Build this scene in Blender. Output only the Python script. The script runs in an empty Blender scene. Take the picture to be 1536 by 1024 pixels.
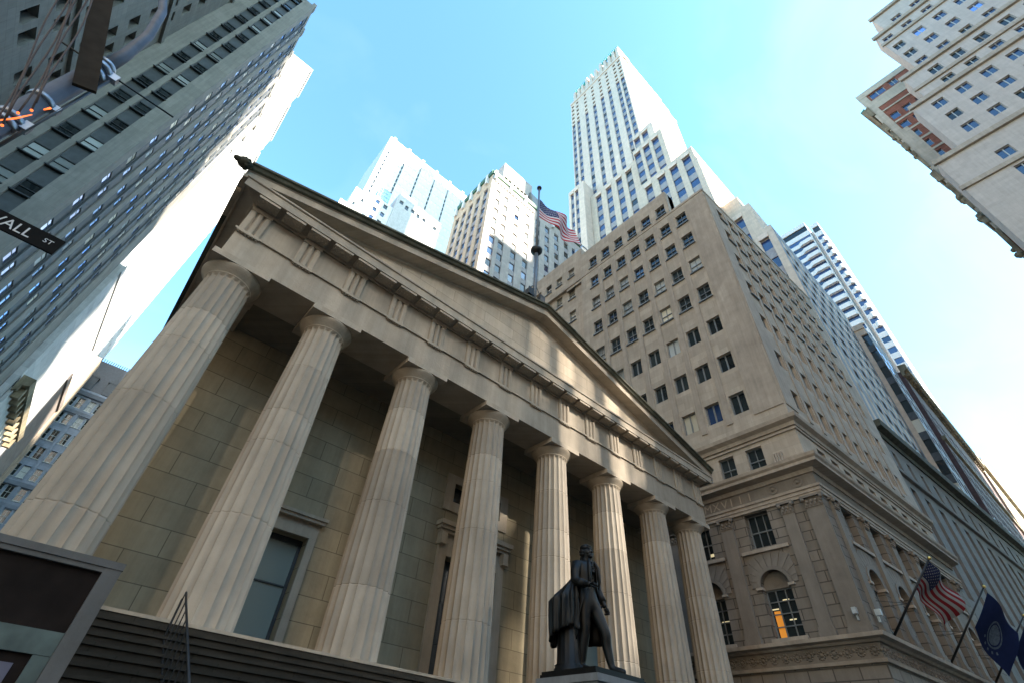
import bpy, math, random
from mathutils import Vector, Matrix
random.seed(7)
S = bpy.context.scene
COL = S.collection
R_ = math.radians
SUN_AZ, SUN_EL = 150.0, 30.0      # azimuth from +y towards +x
CAM = Vector((0.917, -12.5455, 1.65))

# ------------------------------------------------------------------ materials
MATS = {}
def nodes(name):
    m = bpy.data.materials.new(name); m.use_nodes = True
    nt = m.node_tree; b = nt.nodes['Principled BSDF']
    return m, nt, b
def N(nt, t, **kw):
    n = nt.nodes.new(t)
    for k, v in kw.items():
        if k in n.inputs: n.inputs[k].default_value = v
        else: setattr(n, k, v)
    return n
def L(nt, a, b): nt.links.new(a, b)
def mixc(nt, fac, a, b, mode='MIX'):
    n = nt.nodes.new('ShaderNodeMix'); n.data_type = 'RGBA'; n.blend_type = mode
    for sock, v in ((0, fac), (6, a), (7, b)):
        if hasattr(v, 'is_output'): L(nt, v, n.inputs[sock])
        else: n.inputs[sock].default_value = v if not isinstance(v, tuple) else (*v, 1)[:4]
    return n.outputs[2]
def ramp(nt, fac, p0, p1, c0=(0, 0, 0), c1=(1, 1, 1)):
    n = nt.nodes.new('ShaderNodeValToRGB'); L(nt, fac, n.inputs[0])
    e = n.color_ramp.elements
    e[0].position = p0; e[1].position = p1; e[0].color = (*c0, 1); e[1].color = (*c1, 1)
    return n.outputs[0]

def stone(name, col, joints=None, var=.12, stain=.35, rough=.85, bump=.25, mortar=.55, streak=.3, warm=None, msize=.012, off=.5):
    m, nt, b = nodes(name)
    tc = N(nt, 'ShaderNodeTexCoord'); sx = N(nt, 'ShaderNodeSeparateXYZ'); L(nt, tc.outputs['Object'], sx.inputs[0])
    ad = N(nt, 'ShaderNodeMath', operation='ADD'); L(nt, sx.outputs[0], ad.inputs[0]); L(nt, sx.outputs[1], ad.inputs[1])
    cv = N(nt, 'ShaderNodeCombineXYZ'); L(nt, ad.outputs[0], cv.inputs[0]); L(nt, sx.outputs[2], cv.inputs[1])
    c = tuple(col); d = tuple(x * (1 - var) for x in col); w = warm or tuple(min(1, x * (1 + var * .6)) for x in col)
    hb = None
    if joints:
        br = N(nt, 'ShaderNodeTexBrick'); L(nt, cv.outputs[0], br.inputs['Vector'])
        br.offset = off
        br.inputs['Color1'].default_value = (*d, 1); br.inputs['Color2'].default_value = (*w, 1)
        br.inputs['Mortar'].default_value = (*[x * mortar for x in col], 1)
        br.inputs['Scale'].default_value = 1; br.inputs['Mortar Size'].default_value = msize
        br.inputs['Mortar Smooth'].default_value = .2
        br.inputs['Brick Width'].default_value = joints[0]; br.inputs['Row Height'].default_value = joints[1]
        base = br.outputs[0]; hb = br.outputs[1]
    else:
        n0 = N(nt, 'ShaderNodeTexNoise', Scale=.35, Detail=3.0); L(nt, tc.outputs['Object'], n0.inputs['Vector'])
        base = mixc(nt, ramp(nt, n0.outputs[0], .35, .65), d, w)
    n1 = N(nt, 'ShaderNodeTexNoise', Scale=1.3, Detail=6.0, Roughness=.65); L(nt, tc.outputs['Object'], n1.inputs['Vector'])
    base = mixc(nt, stain, base, ramp(nt, n1.outputs[0], .3, .75, (.55, .54, .5), (1.12, 1.1, 1.08)), 'MULTIPLY')
    mp = N(nt, 'ShaderNodeMapping'); mp.inputs['Scale'].default_value = (3.2, .18, 1); L(nt, cv.outputs[0], mp.inputs[0])
    n2 = N(nt, 'ShaderNodeTexNoise', Scale=1.0, Detail=5.0, Roughness=.7); L(nt, mp.outputs[0], n2.inputs['Vector'])
    base = mixc(nt, streak, base, ramp(nt, n2.outputs[0], .35, .7, (.5, .48, .44), (1.1, 1.1, 1.08)), 'MULTIPLY')
    L(nt, base, b.inputs['Base Color']); b.inputs['Roughness'].default_value = rough
    b.inputs['Specular IOR Level'].default_value = .25
    n3 = N(nt, 'ShaderNodeTexNoise', Scale=14.0, Detail=5.0); L(nt, tc.outputs['Object'], n3.inputs['Vector'])
    h = n3.outputs[0]
    if hb is not None:
        mm = N(nt, 'ShaderNodeMath', operation='MULTIPLY_ADD'); L(nt, hb, mm.inputs[0]); mm.inputs[1].default_value = -2.0; L(nt, n3.outputs[0], mm.inputs[2]); h = mm.outputs[0]
    bp = N(nt, 'ShaderNodeBump', Strength=bump, Distance=.02); L(nt, h, bp.inputs['Height']); L(nt, bp.outputs[0], b.inputs['Normal'])
    return m
def tone_by_drum(m):
    nt = m.node_tree; b = nt.nodes['Principled BSDF']; src = b.inputs['Base Color'].links[0].from_socket
    at = N(nt, 'ShaderNodeAttribute', attribute_name='tone'); L(nt, mixc(nt, 1.0, src, at.outputs['Fac'], 'MULTIPLY'), b.inputs['Base Color'])
def plain(name, col, rough=.6, metal=0.0, noise=.25, nscale=6, spec=.5):
    m, nt, b = nodes(name)
    tc = N(nt, 'ShaderNodeTexCoord'); n1 = N(nt, 'ShaderNodeTexNoise', Scale=float(nscale), Detail=5.0); L(nt, tc.outputs['Object'], n1.inputs['Vector'])
    c = mixc(nt, noise, tuple(col), ramp(nt, n1.outputs[0], .3, .7, tuple(x * .4 for x in col), tuple(min(1, x * 1.3) for x in col)))
    L(nt, c, b.inputs['Base Color']); b.inputs['Roughness'].default_value = rough; b.inputs['Metallic'].default_value = metal
    b.inputs['Specular IOR Level'].default_value = spec
    return m
def glass(name, col, rough=.05, ior=1.6, blind=None):
    m, nt, b = nodes(name)
    tc = N(nt, 'ShaderNodeTexCoord')
    oi = N(nt, 'ShaderNodeObjectInfo'); mr = N(nt, 'ShaderNodeMapRange'); L(nt, oi.outputs['Random'], mr.inputs[0])
    mr.inputs[3].default_value = .5; mr.inputs[4].default_value = 1.5
    c = mixc(nt, 1.0, tuple(col), mr.outputs[0], 'MULTIPLY')
    L(nt, c, b.inputs['Base Color'])
    b.inputs['Roughness'].default_value = rough; b.inputs['IOR'].default_value = ior
    b.inputs['Metallic'].default_value = blind or 0
    n1 = N(nt, 'ShaderNodeTexNoise', Scale=1.2, Detail=2.0); L(nt, tc.outputs['Object'], n1.inputs['Vector'])
    bp = N(nt, 'ShaderNodeBump', Strength=.06, Distance=.05); L(nt, n1.outputs[0], bp.inputs['Height']); L(nt, bp.outputs[0], b.inputs['Normal'])
    return m
def emit(name, col, s):
    m, nt, b = nodes(name)
    b.inputs['Base Color'].default_value = (*col, 1); b.inputs['Emission Color'].default_value = (*col, 1); b.inputs['Emission Strength'].default_value = s
    return m

M = dict(
 temple=stone('temple_marble', (.44, .37, .29), None, var=.14, stain=.42, streak=.36, rough=.8),
 shaft=stone('shaft_marble', (.42, .36, .29), None, var=.12, stain=.32, streak=.24, rough=.8),
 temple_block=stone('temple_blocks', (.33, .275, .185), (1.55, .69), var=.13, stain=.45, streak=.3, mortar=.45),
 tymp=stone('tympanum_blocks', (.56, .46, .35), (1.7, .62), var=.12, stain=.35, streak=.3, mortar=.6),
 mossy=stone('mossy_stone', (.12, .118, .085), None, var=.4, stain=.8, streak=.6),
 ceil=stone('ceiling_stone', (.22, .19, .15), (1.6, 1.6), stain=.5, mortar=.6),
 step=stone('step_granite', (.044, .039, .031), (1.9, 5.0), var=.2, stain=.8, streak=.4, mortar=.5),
 lime=stone('limestone', (.45, .37, .29), (1.25, .62), var=.13, stain=.35, streak=.32, mortar=.82, msize=.008),
 lime2=stone('limestone_trim', (.42, .345, .275), None, var=.12, stain=.45, streak=.4),
 rust=stone('rusticated_limestone', (.225, .19, .155), (1.15, .52), var=.12, stain=.4, streak=.3, mortar=.42, msize=.03),  # lower bank stone darkened, dim corner falloff put into the colour
 voussoir=stone('smooth_limestone', (.225, .19, .155), None, var=.1, stain=.4, streak=.3),  # smooth lower stone, same corner falloff put into its colour
 t40=stone('pale_brick', (.80, .635, .51), (1.4, .7), var=.08, stain=.25, streak=.25, mortar=.92),
 t40w=stone('beige_brick', (.68, .55, .43), (1.4, .7), var=.08, stain=.25, streak=.25, mortar=.92),
 span40=plain('grey_spandrel', (.33, .30, .29), .7, noise=.3, nscale=2),
 white=stone('white_stone', (.74, .73, .71), (2.0, 1.2), var=.05, stain=.2, streak=.15, mortar=.9),
 kwhite=stone('pale_limestone', (.50, .45, .41), (1.4, .7), var=.08, stain=.3, streak=.3, mortar=.9),
 panel=stone('pale_panel', (.60, .59, .58), (3.6, 7.0), var=.08, stain=.4, streak=.35, mortar=.7, off=0),
 tan=stone('tan_stone', (.64, .49, .35), (1.4, .7), var=.08, stain=.25, streak=.2, mortar=.9),
 grey14=stone('grey_limestone', (.275, .26, .235), (1.6, 1.9), var=.08, stain=.35, streak=.35, mortar=.8),
 greyA=stone('grey_granite', (.21, .205, .19), (1.7, .8), var=.1, stain=.35, streak=.3, mortar=.6),
 darksp=plain('dark_spandrel', (.055, .06, .062), .55, noise=.5, nscale=1.5),
 greyD=stone('blue_grey_stone', (.50, .50, .50), (2.4, 1.2), stain=.35, streak=.3, mortar=.8),
 brown=stone('brown_stone', (.24, .2, .18), (2, 1), stain=.35, streak=.4, mortar=.8),
 blueG=stone('pale_blue_stone', (.22, .26, .33), (1.6, .7), stain=.35, streak=.3, mortar=.8),
 slate=plain('slate_roof', (.035, .04, .05), .5, noise=.5, nscale=3),
 ur=stone('grey_tower_brick', (.49, .44, .395), (1.2, .5), var=.06, stain=.25, streak=.22, mortar=.93),
 urband=stone('tower_band_stone', (.46, .40, .33), None, stain=.5, streak=.5),
 redbrick=stone('red_brick', (.30, .115, .075), (.6, .22), var=.2, stain=.35, mortar=.8),
 bounce_cream=stone('bounce_stone', (.52, .44, .345), (1.6, .8)),  # stone of the added block that bounces sun
 cream=stone('cream_stone', (.54, .47, .37), (1.6, .8), var=.08, stain=.3, streak=.3, mortar=.9),
 ornate=stone('weathered_cornice', (.30, .25, .17), None, var=.35, stain=.8, streak=.6),
 copper=plain('green_copper', (.05, .36, .28), .65, noise=.6, nscale=1.5),
 copperd=plain('dark_green_trim', (.05, .15, .09), .6, noise=.5, nscale=2),
 greyroof=plain('grey_metal_roof', (.19, .20, .19), .5, .2, nscale=1),
 r_wall=stone('low_building_stone', (.20, .185, .17), (1.6, .8), stain=.35, streak=.35, mortar=.75),
 gutter=plain('mossy_gutter', (.075, .074, .055), .9, noise=.7, nscale=2),
 maroon=stone('maroon_stone', (.13, .085, .085), (1.4, .6), stain=.5, streak=.5),
 palend=stone('pale_end_stone', (.42, .36, .28), (1.5, .8), stain=.35),
 p60=stone('white_granite_band', (.60, .585, .57), (2.5, 1.2), var=.05, stain=.15, streak=.12, mortar=.9),
 bluestrip=stone('blue_grey_strip', (.34, .36, .39), None, stain=.3, streak=.3),
 g_dark=glass('window_glass', (.018, .024, .026)),
 g_blue=glass('blue_reflecting_glass', (.012, .03, .09), .04, 2.0),
 g_strong=glass('bright_reflecting_glass', (.34, .46, .78), .04, 1.6, .85),
 g_blind=glass('window_glass_blind', (.30, .32, .31), .25, 1.5),
 g_pale=glass('sunlit_pale_glass', (.58, .58, .57), .3, 1.45),
 g_green=glass('pale_green_glass', (.30, .35, .32), .12, 1.6),
 g_cream=glass('cream_blind_sky_glass', (.50, .46, .36), .3, 1.5),
 f_white=plain('window_paint_pale', (.42, .44, .42), .5, noise=.2),
 f_grey=plain('window_paint_grey', (.16, .17, .17), .5, noise=.2),
 f_dark=plain('window_frame_dark', (.03, .033, .035), .45, noise=.3),
 bronze=plain('dark_bronze', (.0075, .007, .0062), .46, .2, noise=.6, nscale=5, spec=.3),
 iron=plain('black_iron', (.02, .02, .02), .5, .4, noise=.4),
 pole=plain('pole_grey_paint', (.13, .14, .15), .45, .3, noise=.4, nscale=8),
 steelp=plain('blue_grey_pole', (.10, .11, .135), .6, .3, noise=.4, nscale=5),
 steel=plain('bright_steel', (.34, .37, .42), .42, .8, noise=.1),
 gold=plain('gilded_ball', (.7, .5, .15), .3, .9, noise=.1),
 red=plain('flag_red', (.42, .025, .035), .85, noise=.12, spec=.2), fwhite=plain('flag_white', (.62, .60, .58), .85, noise=.1, spec=.2),
 red2=plain('shaded_flag_red', (.17, .012, .017), .85, noise=.12, spec=.2), fwhite2=plain('shaded_flag_white', (.25, .245, .24), .85, noise=.1, spec=.2), navy2=plain('shaded_flag_navy', (.016, .02, .06), .85, noise=.15, spec=.2),  # darker copies of the flag colours, corner shade put into them
 navy=plain('flag_navy', (.03, .035, .11), .85, noise=.15, spec=.2), dblue=plain('flag_dark_blue', (.008, .016, .062), .8, noise=.2, spec=.2),
 seal=plain('flag_seal', (.10, .13, .17), .85, noise=.7, nscale=9, spec=.2),
 signblk=plain('sign_black', (.010, .010, .010), .8, noise=.2, spec=.08), signwht=plain('sign_white', (.62, .62, .62), .6, noise=.1),
 kstone=stone('kiosk_stone', (.17, .165, .16), None, var=.2, stain=.7, streak=.4), kdark=plain('kiosk_dark_panel', (.018, .013, .011), .85, noise=.8, nscale=4, spec=.12),
 kgreen=plain('kiosk_green_metal', (.105, .135, .12), .6, .1, noise=.8, nscale=5),
 klilac=plain('reflection_lilac', (.13, .125, .17), .5, noise=.6, nscale=3),
 banner=plain('banner_brown', (.045, .035, .026), .9, noise=.4, spec=.1), cable=plain('cable_brown', (.08, .05, .04), .7),
 bulb=emit('orange_bulb', (1, .16, .03), .35), lampglow=emit('lit_lamp_inside', (1, .36, .04), .04), lampw=emit('lit_ceiling_light', (1, .85, .5), .07),
 asphalt=plain('asphalt', (.05, .05, .052), .9, noise=.5, nscale=20), pave=stone('paving', (.17, .16, .15), (1.5, 1.5), stain=.6),
 ground=plain('city_ground', (.055, .053, .05), .95), kerb=stone('kerb_granite', (.3, .3, .29), None),
 pedestal=stone('pedestal_granite', (.27, .28, .29), None, stain=.5), blocker=stone('blocker_stone', (.32, .30, .28), (1.6, .8), stain=.4),  # second entry: stone of the added unseen shade blocks
)

tone_by_drum(M['shaft'])
# ------------------------------------------------------------------ geometry helpers
Z = Vector((0, 0, 1))
WL = {}
class F:                                             # facade frame: u along the wall, v up, w outwards
    def __init__(s, p, n):
        s.p = Vector(p); s.n = Vector(n).normalized(); s.u = Z.cross(s.n)
    def pt(s, u, v, w=0.0): return s.p + s.u * u + Z * v + s.n * w
    def at(s, u): return F(s.p + s.u * u, s.n)
class MB:
    def __init__(s): s.v = []; s.f = []; s.m = []; s.sm = []
    def add(s, vs, fs, mi=0, smooth=False):
        o = len(s.v); s.v += [Vector(v) for v in vs]; s.f += [tuple(i + o for i in f) for f in fs]
        s.m += [mi] * len(fs); s.sm += [smooth] * len(fs); return s
    def quad(s, a, b, c, d, mi=0): return s.add([a, b, c, d], [(0, 1, 2, 3)], mi)
    def box(s, x0, x1, y0, y1, z0, z1, mi=0):
        v = [(x, y, z) for z in (z0, z1) for y in (y0, y1) for x in (x0, x1)]
        return s.add(v, [(0, 2, 3, 1), (4, 5, 7, 6), (0, 1, 5, 4), (2, 6, 7, 3), (0, 4, 6, 2), (1, 3, 7, 5)], mi)
    def fbox(s, fr, u0, u1, v0, v1, w0, w1, mi=0):
        v = [fr.pt(u, vv, w) for vv in (v0, v1) for w in (w1, w0) for u in (u0, u1)]
        return s.add(v, [(0, 2, 3, 1), (4, 5, 7, 6), (0, 1, 5, 4), (2, 6, 7, 3), (0, 4, 6, 2), (1, 3, 7, 5)], mi)
    def prism(s, poly, z0, z1, mi=0, bottom=False):
        n = len(poly); v = [(x, y, z) for z in (z0, z1) for x, y in poly]
        fs = [(i, (i + 1) % n, n + (i + 1) % n, n + i) for i in range(n)] + [tuple(range(n, 2 * n))]
        if bottom: fs.append(tuple(range(n - 1, -1, -1)))
        return s.add(v, fs, mi)
    def sweep(s, prof, a, b, side, up=Z, mi=0, cap=True):       # profile (w,h) swept from a to b
        a, b = Vector(a), Vector(b); n = len(prof); side = Vector(side); up = Vector(up)
        v = [a + side * w + up * h for w, h in prof] + [b + side * w + up * h for w, h in prof]
        fs = [(i, (i + 1) % n, n + (i + 1) % n, n + i) for i in range(n)]
        if cap: fs += [tuple(range(n - 1, -1, -1)), tuple(range(n, 2 * n))]
        return s.add(v, fs, mi)
    def lathe(s, prof, c, seg=24, mi=0, smooth=True, squash=None):
        c = Vector(c); v = []; n = len(prof)
        for r, z in prof:
            for k in range(seg):
                a = 2 * math.pi * k / seg; v.append(c + Vector((r * math.cos(a), r * math.sin(a), z)))
        fs = [(i * seg + k, i * seg + (k + 1) % seg, (i + 1) * seg + (k + 1) % seg, (i + 1) * seg + k) for i in range(n - 1) for k in range(seg)]
        fs += [tuple(range(seg - 1, -1, -1)), tuple(range((n - 1) * seg, n * seg))]
        return s.add(v, fs, mi, smooth)
    def tube(s, pts, r, seg=10, mi=0):
        pts = [Vector(p) for p in pts]; v = []; n = len(pts)
        rs = r if isinstance(r, (list, tuple)) else [r] * n
        pu = None
        for i, p in enumerate(pts):
            t = (pts[min(i + 1, n - 1)] - pts[max(i - 1, 0)]).normalized()
            u = t.cross(Vector((0, 0, 1)) if abs(t.z) < .9 else Vector((1, 0, 0))).normalized() if pu is None else (pu - t * pu.dot(t)).normalized()
            pu = u; w = t.cross(u)
            for k in range(seg):
                a = 2 * math.pi * k / seg; v.append(p + (u * math.cos(a) + w * math.sin(a)) * rs[i])
        fs = [(i * seg + k, i * seg + (k + 1) % seg, (i + 1) * seg + (k + 1) % seg, (i + 1) * seg + k) for i in range(n - 1) for k in range(seg)]
        fs += [tuple(range(seg - 1, -1, -1)), tuple(range((n - 1) * seg, n * seg))]
        return s.add(v, fs, mi, True)
    def ball(s, c, r, mi=0, seg=12, sc=(1, 1, 1)):
        c = Vector(c); v = []; rings = max(5, seg // 2)
        for i in range(rings + 1):
            t = math.pi * (i / rings * .96 + .02)
            for k in range(seg):
                a = 2 * math.pi * k / seg
                v.append(c + Vector((r * sc[0] * math.sin(t) * math.cos(a), r * sc[1] * math.sin(t) * math.sin(a), -r * sc[2] * math.cos(t))))
        fs = [(i * seg + k, i * seg + (k + 1) % seg, (i + 1) * seg + (k + 1) % seg, (i + 1) * seg + k) for i in range(rings) for k in range(seg)]
        fs += [tuple(range(seg - 1, -1, -1)), tuple(range(rings * seg, (rings + 1) * seg))]
        return s.add(v, fs, mi, True)
    def wall(s, fr, W, v0, v1, holes=(), depth=.3, mi=0, ri=None):        # wall plane with real openings and reveals
        ri = mi if ri is None else ri
        holes = [(max(0.0, h[0]), min(float(W), h[1]), max(float(v0), h[2]), min(float(v1), h[3]), *h[4:]) for h in holes]
        us = sorted({0.0, float(W), *[h[0] for h in holes], *[h[1] for h in holes]})
        vs = sorted({float(v0), float(v1), *[h[2] for h in holes], *[h[3] for h in holes]})
        us = [u for u in us if -1e-6 <= u <= W + 1e-6]; vs = [v for v in vs if v0 - 1e-6 <= v <= v1 + 1e-6]
        iu = {u: i for i, u in enumerate(us)}; iv = {v: i for i, v in enumerate(vs)}
        occ = set()
        for h in holes:
            for i in range(iu[h[0]], iu[h[1]]):
                for j in range(iv[h[2]], iv[h[3]]): occ.add((i, j))
        nu, nv = len(us), len(vs)
        verts = [fr.pt(u, v) for v in vs for u in us]
        fs = [(j * nu + i, j * nu + i + 1, (j + 1) * nu + i + 1, (j + 1) * nu + i) for j in range(nv - 1) for i in range(nu - 1) if (i, j) not in occ]
        s.add(verts, fs, mi)
        for h in holes:
            d = h[4] if len(h) > 4 else depth
            a, b, c, e = h[:4]; P = fr.pt
            s.quad(P(a, c), P(b, c), P(b, c, -d), P(a, c, -d), ri); s.quad(P(a, e, -d), P(b, e, -d), P(b, e), P(a, e), ri)
            s.quad(P(a, c), P(a, c, -d), P(a, e, -d), P(a, e), ri); s.quad(P(b, c, -d), P(b, c), P(b, e), P(b, e, -d), ri)
        return s
    def mesh(s, name, mats, off=Vector((0, 0, 0))):
        me = bpy.data.meshes.new(name); me.from_pydata([v - off for v in s.v], [], s.f)
        for m in mats: me.materials.append(M[m] if isinstance(m, str) else m)
        me.polygons.foreach_set('material_index', s.m); me.polygons.foreach_set('use_smooth', s.sm); me.update(); return me
    def build(s, name, mats, parent=None, origin=None, kind=None):
        if isinstance(mats, str): mats = [mats]
        base = Vector(origin) if origin is not None else (WL[parent.name] if parent else Vector((0, 0, 0)))
        o = bpy.data.objects.new(name, s.mesh(name, mats, base)); COL.objects.link(o)
        link(o, parent, base)
        if kind: o['kind'] = kind
        return o
def pieces(mb, name, mats, parent, cap=100):
    """every connected piece of mb becomes a part of its own; past the cap the rest is one part"""
    n = len(mb.v); par = list(range(n))
    def fd(a):
        while par[a] != a: par[a] = par[par[a]]; a = par[a]
        return a
    for f in mb.f:
        r = fd(f[0])
        for q in f[1:]: par[fd(q)] = r
    gr = {}
    for i, f in enumerate(mb.f): gr.setdefault(fd(f[0]), []).append(i)
    out = []
    for r, fi in gr.items():
        q = MB(); mp = {}
        for i in fi:
            for k in mb.f[i]:
                if k not in mp: mp[k] = len(q.v); q.v.append(mb.v[k])
            q.f.append(tuple(mp[k] for k in mb.f[i])); q.m.append(mb.m[i]); q.sm.append(mb.sm[i])
        c = sum(q.v, Vector()) / len(q.v); ext = max((v - c).length for v in q.v)
        out.append((-(ext / (c - CAM).length), c, q))
    out.sort(key=lambda t: t[0]); rest = MB()
    for k, (_, c, q) in enumerate(out):
        if k < cap: q.build(name, mats, parent, origin=c)
        else: rest.add(q.v, q.f); rest.m[-len(q.m):] = q.m
    if rest.v: rest.build(name, mats, parent, kind='stuff')
def link(o, parent, world):
    if parent:
        o.parent = parent; o.location = Vector(world) - WL[parent.name]
    else: o.location = world
    WL[o.name] = Vector(world)
def tag(o, label, cat, group=None):
    o['label'] = label; o['category'] = cat
    if group: o['group'] = group
    return o
def thing(name, loc, label, cat, group=None):
    o = bpy.data.objects.new(name, None); o.empty_display_size = .5; COL.objects.link(o); o.location = loc; WL[o.name] = Vector(loc)
    return tag(o, label, cat, group)
def struct(name, mb, mats):
    o = mb.build(name, mats); o['kind'] = 'structure'; return o

# ------------------------------------------------------------------ windows
WM = {}
def win_parts(w, h, style):
    """local: x right, y inward, z up, origin bottom left on the glass plane"""
    fr = MB(); fr_d = .02 if style == 'pair2' else .07
    t = {'far': .0, 'plain': .05, 'pair2': .05}.get(style, .06)
    if style != 'far':
        for b in ((0, t, 0, h), (w - t, w, 0, h), (t, w - t, 0, t), (t, w - t, h - t, h)): fr.box(b[0], b[1], -fr_d, 0, b[2], b[3])
    if style in ('sash', 'sash2'):
        fr.box(t, w - t, -fr_d - .02, -.001, h * .5 - .03, h * .5 + .03)
        if style == 'sash2': fr.box(w / 2 - .02, w / 2 + .02, -fr_d + .01, -.001, t, h - t)
        fr.box(-.08, w + .08, -.42, -.02, -.12, -.003)
    if style == 'grid':
        for k in (1, 2): fr.box(w * k / 3 - .025, w * k / 3 + .025, -fr_d + .01, -.001, t, h - t)
        for k in (1, 2, 3): fr.box(t, w - t, -fr_d + .004, -.001, h * k / 4 - .025, h * k / 4 + .025)
    if style == 'grid3':
        for k in (1, 2): fr.box(w * k / 3 - .022, w * k / 3 + .022, -fr_d + .01, -.001, t, h - t)
        fr.box(t, w - t, -fr_d + .004, -.001, h * .47, h * .47 + .07)
    if style == 'pair2': fr.box(t, w - t, -fr_d, -.001, h * .62, h * .62 + .05)
    if style == 'pair': fr.box(w / 2 - .05, w / 2 + .05, -fr_d, -.001, t, h - t)
    pn = MB(); pn.quad((0, 0, 0), (w, 0, 0), (w, 0, h), (0, 0, h))
    return fr, pn
def put_windows(parent, wins, frame='f_grey', cap=100):
    """wins: (frame F, u0,u1,v0,v1,depth,style,glass). The nearest ones become parts of their own, the rest one part."""
    def key(wn): return -((wn[2] - wn[1]) * (wn[4] - wn[3])) / (wn[0].pt(wn[1], wn[3]) - CAM).length_squared
    wins = sorted(wins, key=key)
    rest = MB(); gl = []
    for i, (fr, u0, u1, v0, v1, d, st, g) in enumerate(wins):
        w, h = round(u1 - u0, 3), round(v1 - v0, 3)
        Mx = Matrix((fr.u, -fr.n, Z)).transposed().to_4x4()
        loc = fr.pt(u0, v0, -d + .012)
        if i < cap:
            if (w, h, st) not in WM: WM[(w, h, st)] = win_parts(w, h, st)
            f_, p_ = WM[(w, h, st)]
            def mk(nm, mb, mat, par, wl):
                k = (w, h, st, nm, mat)
                if k not in WM: WM[k] = mb.mesh(nm, [mat])
                o = bpy.data.objects.new(nm, WM[k]); COL.objects.link(o); return o
            if st == 'far':
                o = mk('window', p_, g, parent, loc)
                o.parent = parent; Mx.translation = loc - WL[parent.name]; o.matrix_local = Mx
            else:
                o = mk('window', f_, frame, parent, loc)
                o.parent = parent; Mx.translation = loc - WL[parent.name]; o.matrix_local = Mx
                p = mk('pane', p_, g, o, loc); p.parent = o
        else:
            f_, p_ = win_parts(w, h, st); Mx.translation = loc
            for mb, nm in ((f_, frame), (p_, g)):
                if not mb.v: continue
                if nm not in gl: gl.append(nm)
                rest.add([Mx @ v for v in mb.v], mb.f, gl.index(nm))
    if rest.v: rest.build('window', gl, parent, kind='stuff')
def gpick(*opts):
    r = random.random(); s = 0
    for g, p in opts:
        s += p
        if r < s: return g
    return opts[0][0]

# ------------------------------------------------------------------ ground
struct('ground', MB().quad((-3000, -3000, -.02), (3000, -3000, -.02), (3000, 3000, -.02), (-3000, 3000, -.02)), 'ground')
struct('pavement', MB().box(-3.5, 260, -9.2, 30, -.015, .13).box(-60, 300, -26, -16.5, -.015, .13), 'pave')
struct('road', MB().box(-60, 300, -16.3, -9.4, -.014, .0).box(-12.3, -3.7, -9.0, 110, -.014, .0), 'asphalt')
struct('kerb', MB().box(-3.5, 260, -9.4, -9.2, -.015, .135).box(-60, 300, -16.5, -16.3, -.015, .135).box(-3.7, -3.5, -9.0, 30, -.015, .135), 'kerb')

# ------------------------------------------------------------------ temple-fronted hall
HALL = thing('temple_hall', (12.6, 2, 0), 'stone temple front with eight fluted columns and a wide pediment', 'building')
YC = .85; SB = 3.67; AB = 12.74; AX0, AX1 = -.23, 25.43; XM = (AX0 + AX1) / 2
def shaft_mesh(seed):
    rnd = random.Random(seed); H = 8.42; fl = 20; per = 8; n = fl * per
    joints = sorted([1.9 + rnd.uniform(-.5, .5), 3.9 + rnd.uniform(-.5, .5), 5.7 + rnd.uniform(-.4, .5), 7.2 + rnd.uniform(-.3, .3)])
    zs = sorted(set([0, .6, 1.2, 2.6, 3.2, 4.6, 5.2, 6.4, 8.0, H] + [j + d for j in joints for d in (-.022, -.008, .008, .022)]))
    mb = MB(); v = []
    for z in zs:
        t = z / H; r = .785 - .155 * t + .018 * math.sin(math.pi * t)
        if any(abs(z - j) < .01 for j in joints): r -= .012
        for k in range(n):
            ph = (k % per) / per
            rr = r - .062 * (r / .78) * math.sin(math.pi * ph) ** .8
            a = 2 * math.pi * k / n; v.append((rr * math.cos(a), rr * math.sin(a), z))
    fs = [(i * n + k, i * n + (k + 1) % n, (i + 1) * n + (k + 1) % n, (i + 1) * n + k) for i in range(len(zs) - 1) for k in range(n)]
    mb.add(v, fs); me = mb.mesh('shaft', ['shaft']); at = me.attributes.new('tone', 'FLOAT', 'FACE')
    tones = [rnd.uniform(.80, 1.12) for _ in range(6)]
    for pl in me.polygons:
        zc = sum(me.vertices[k].co.z for k in pl.vertices) / len(pl.vertices); at.data[pl.index].value = tones[sum(zc > j for j in joints)]
    return me
def capital_mesh():
    mb = MB(); z0 = 8.42
    n = 160; v = []
    for z, fl in ((z0, 1), (z0 + .05, 1), (z0 + .09, .4), (z0 + .12, 0)):
        for k in range(n):
            r = .632 + (z - z0) * .18 - .055 * fl * math.sin(math.pi * ((k % 8) / 8)) ** .8
            a = 2 * math.pi * k / n; v.append((r * math.cos(a), r * math.sin(a), z))
    mb.add(v, [(i * n + k, i * n + (k + 1) % n, (i + 1) * n + (k + 1) % n, (i + 1) * n + k) for i in range(3) for k in range(n)])
    mb.lathe([(.655, z0 + .12), (.675, z0 + .14), (.655, z0 + .155), (.68, z0 + .175), (.69, z0 + .19), (.75, z0 + .26), (.81, z0 + .33), (.845, z0 + .39), (.855, z0 + .425), (.84, z0 + .445)], (0, 0, 0), 64)
    mb.box(-.85, .85, -.85, .85, z0 + .44, AB - SB)
    return mb.mesh('capital', ['temple'])
shafts = [shaft_mesh(k) for k in (1, 2, 3)]; capm = capital_mesh()
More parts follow.
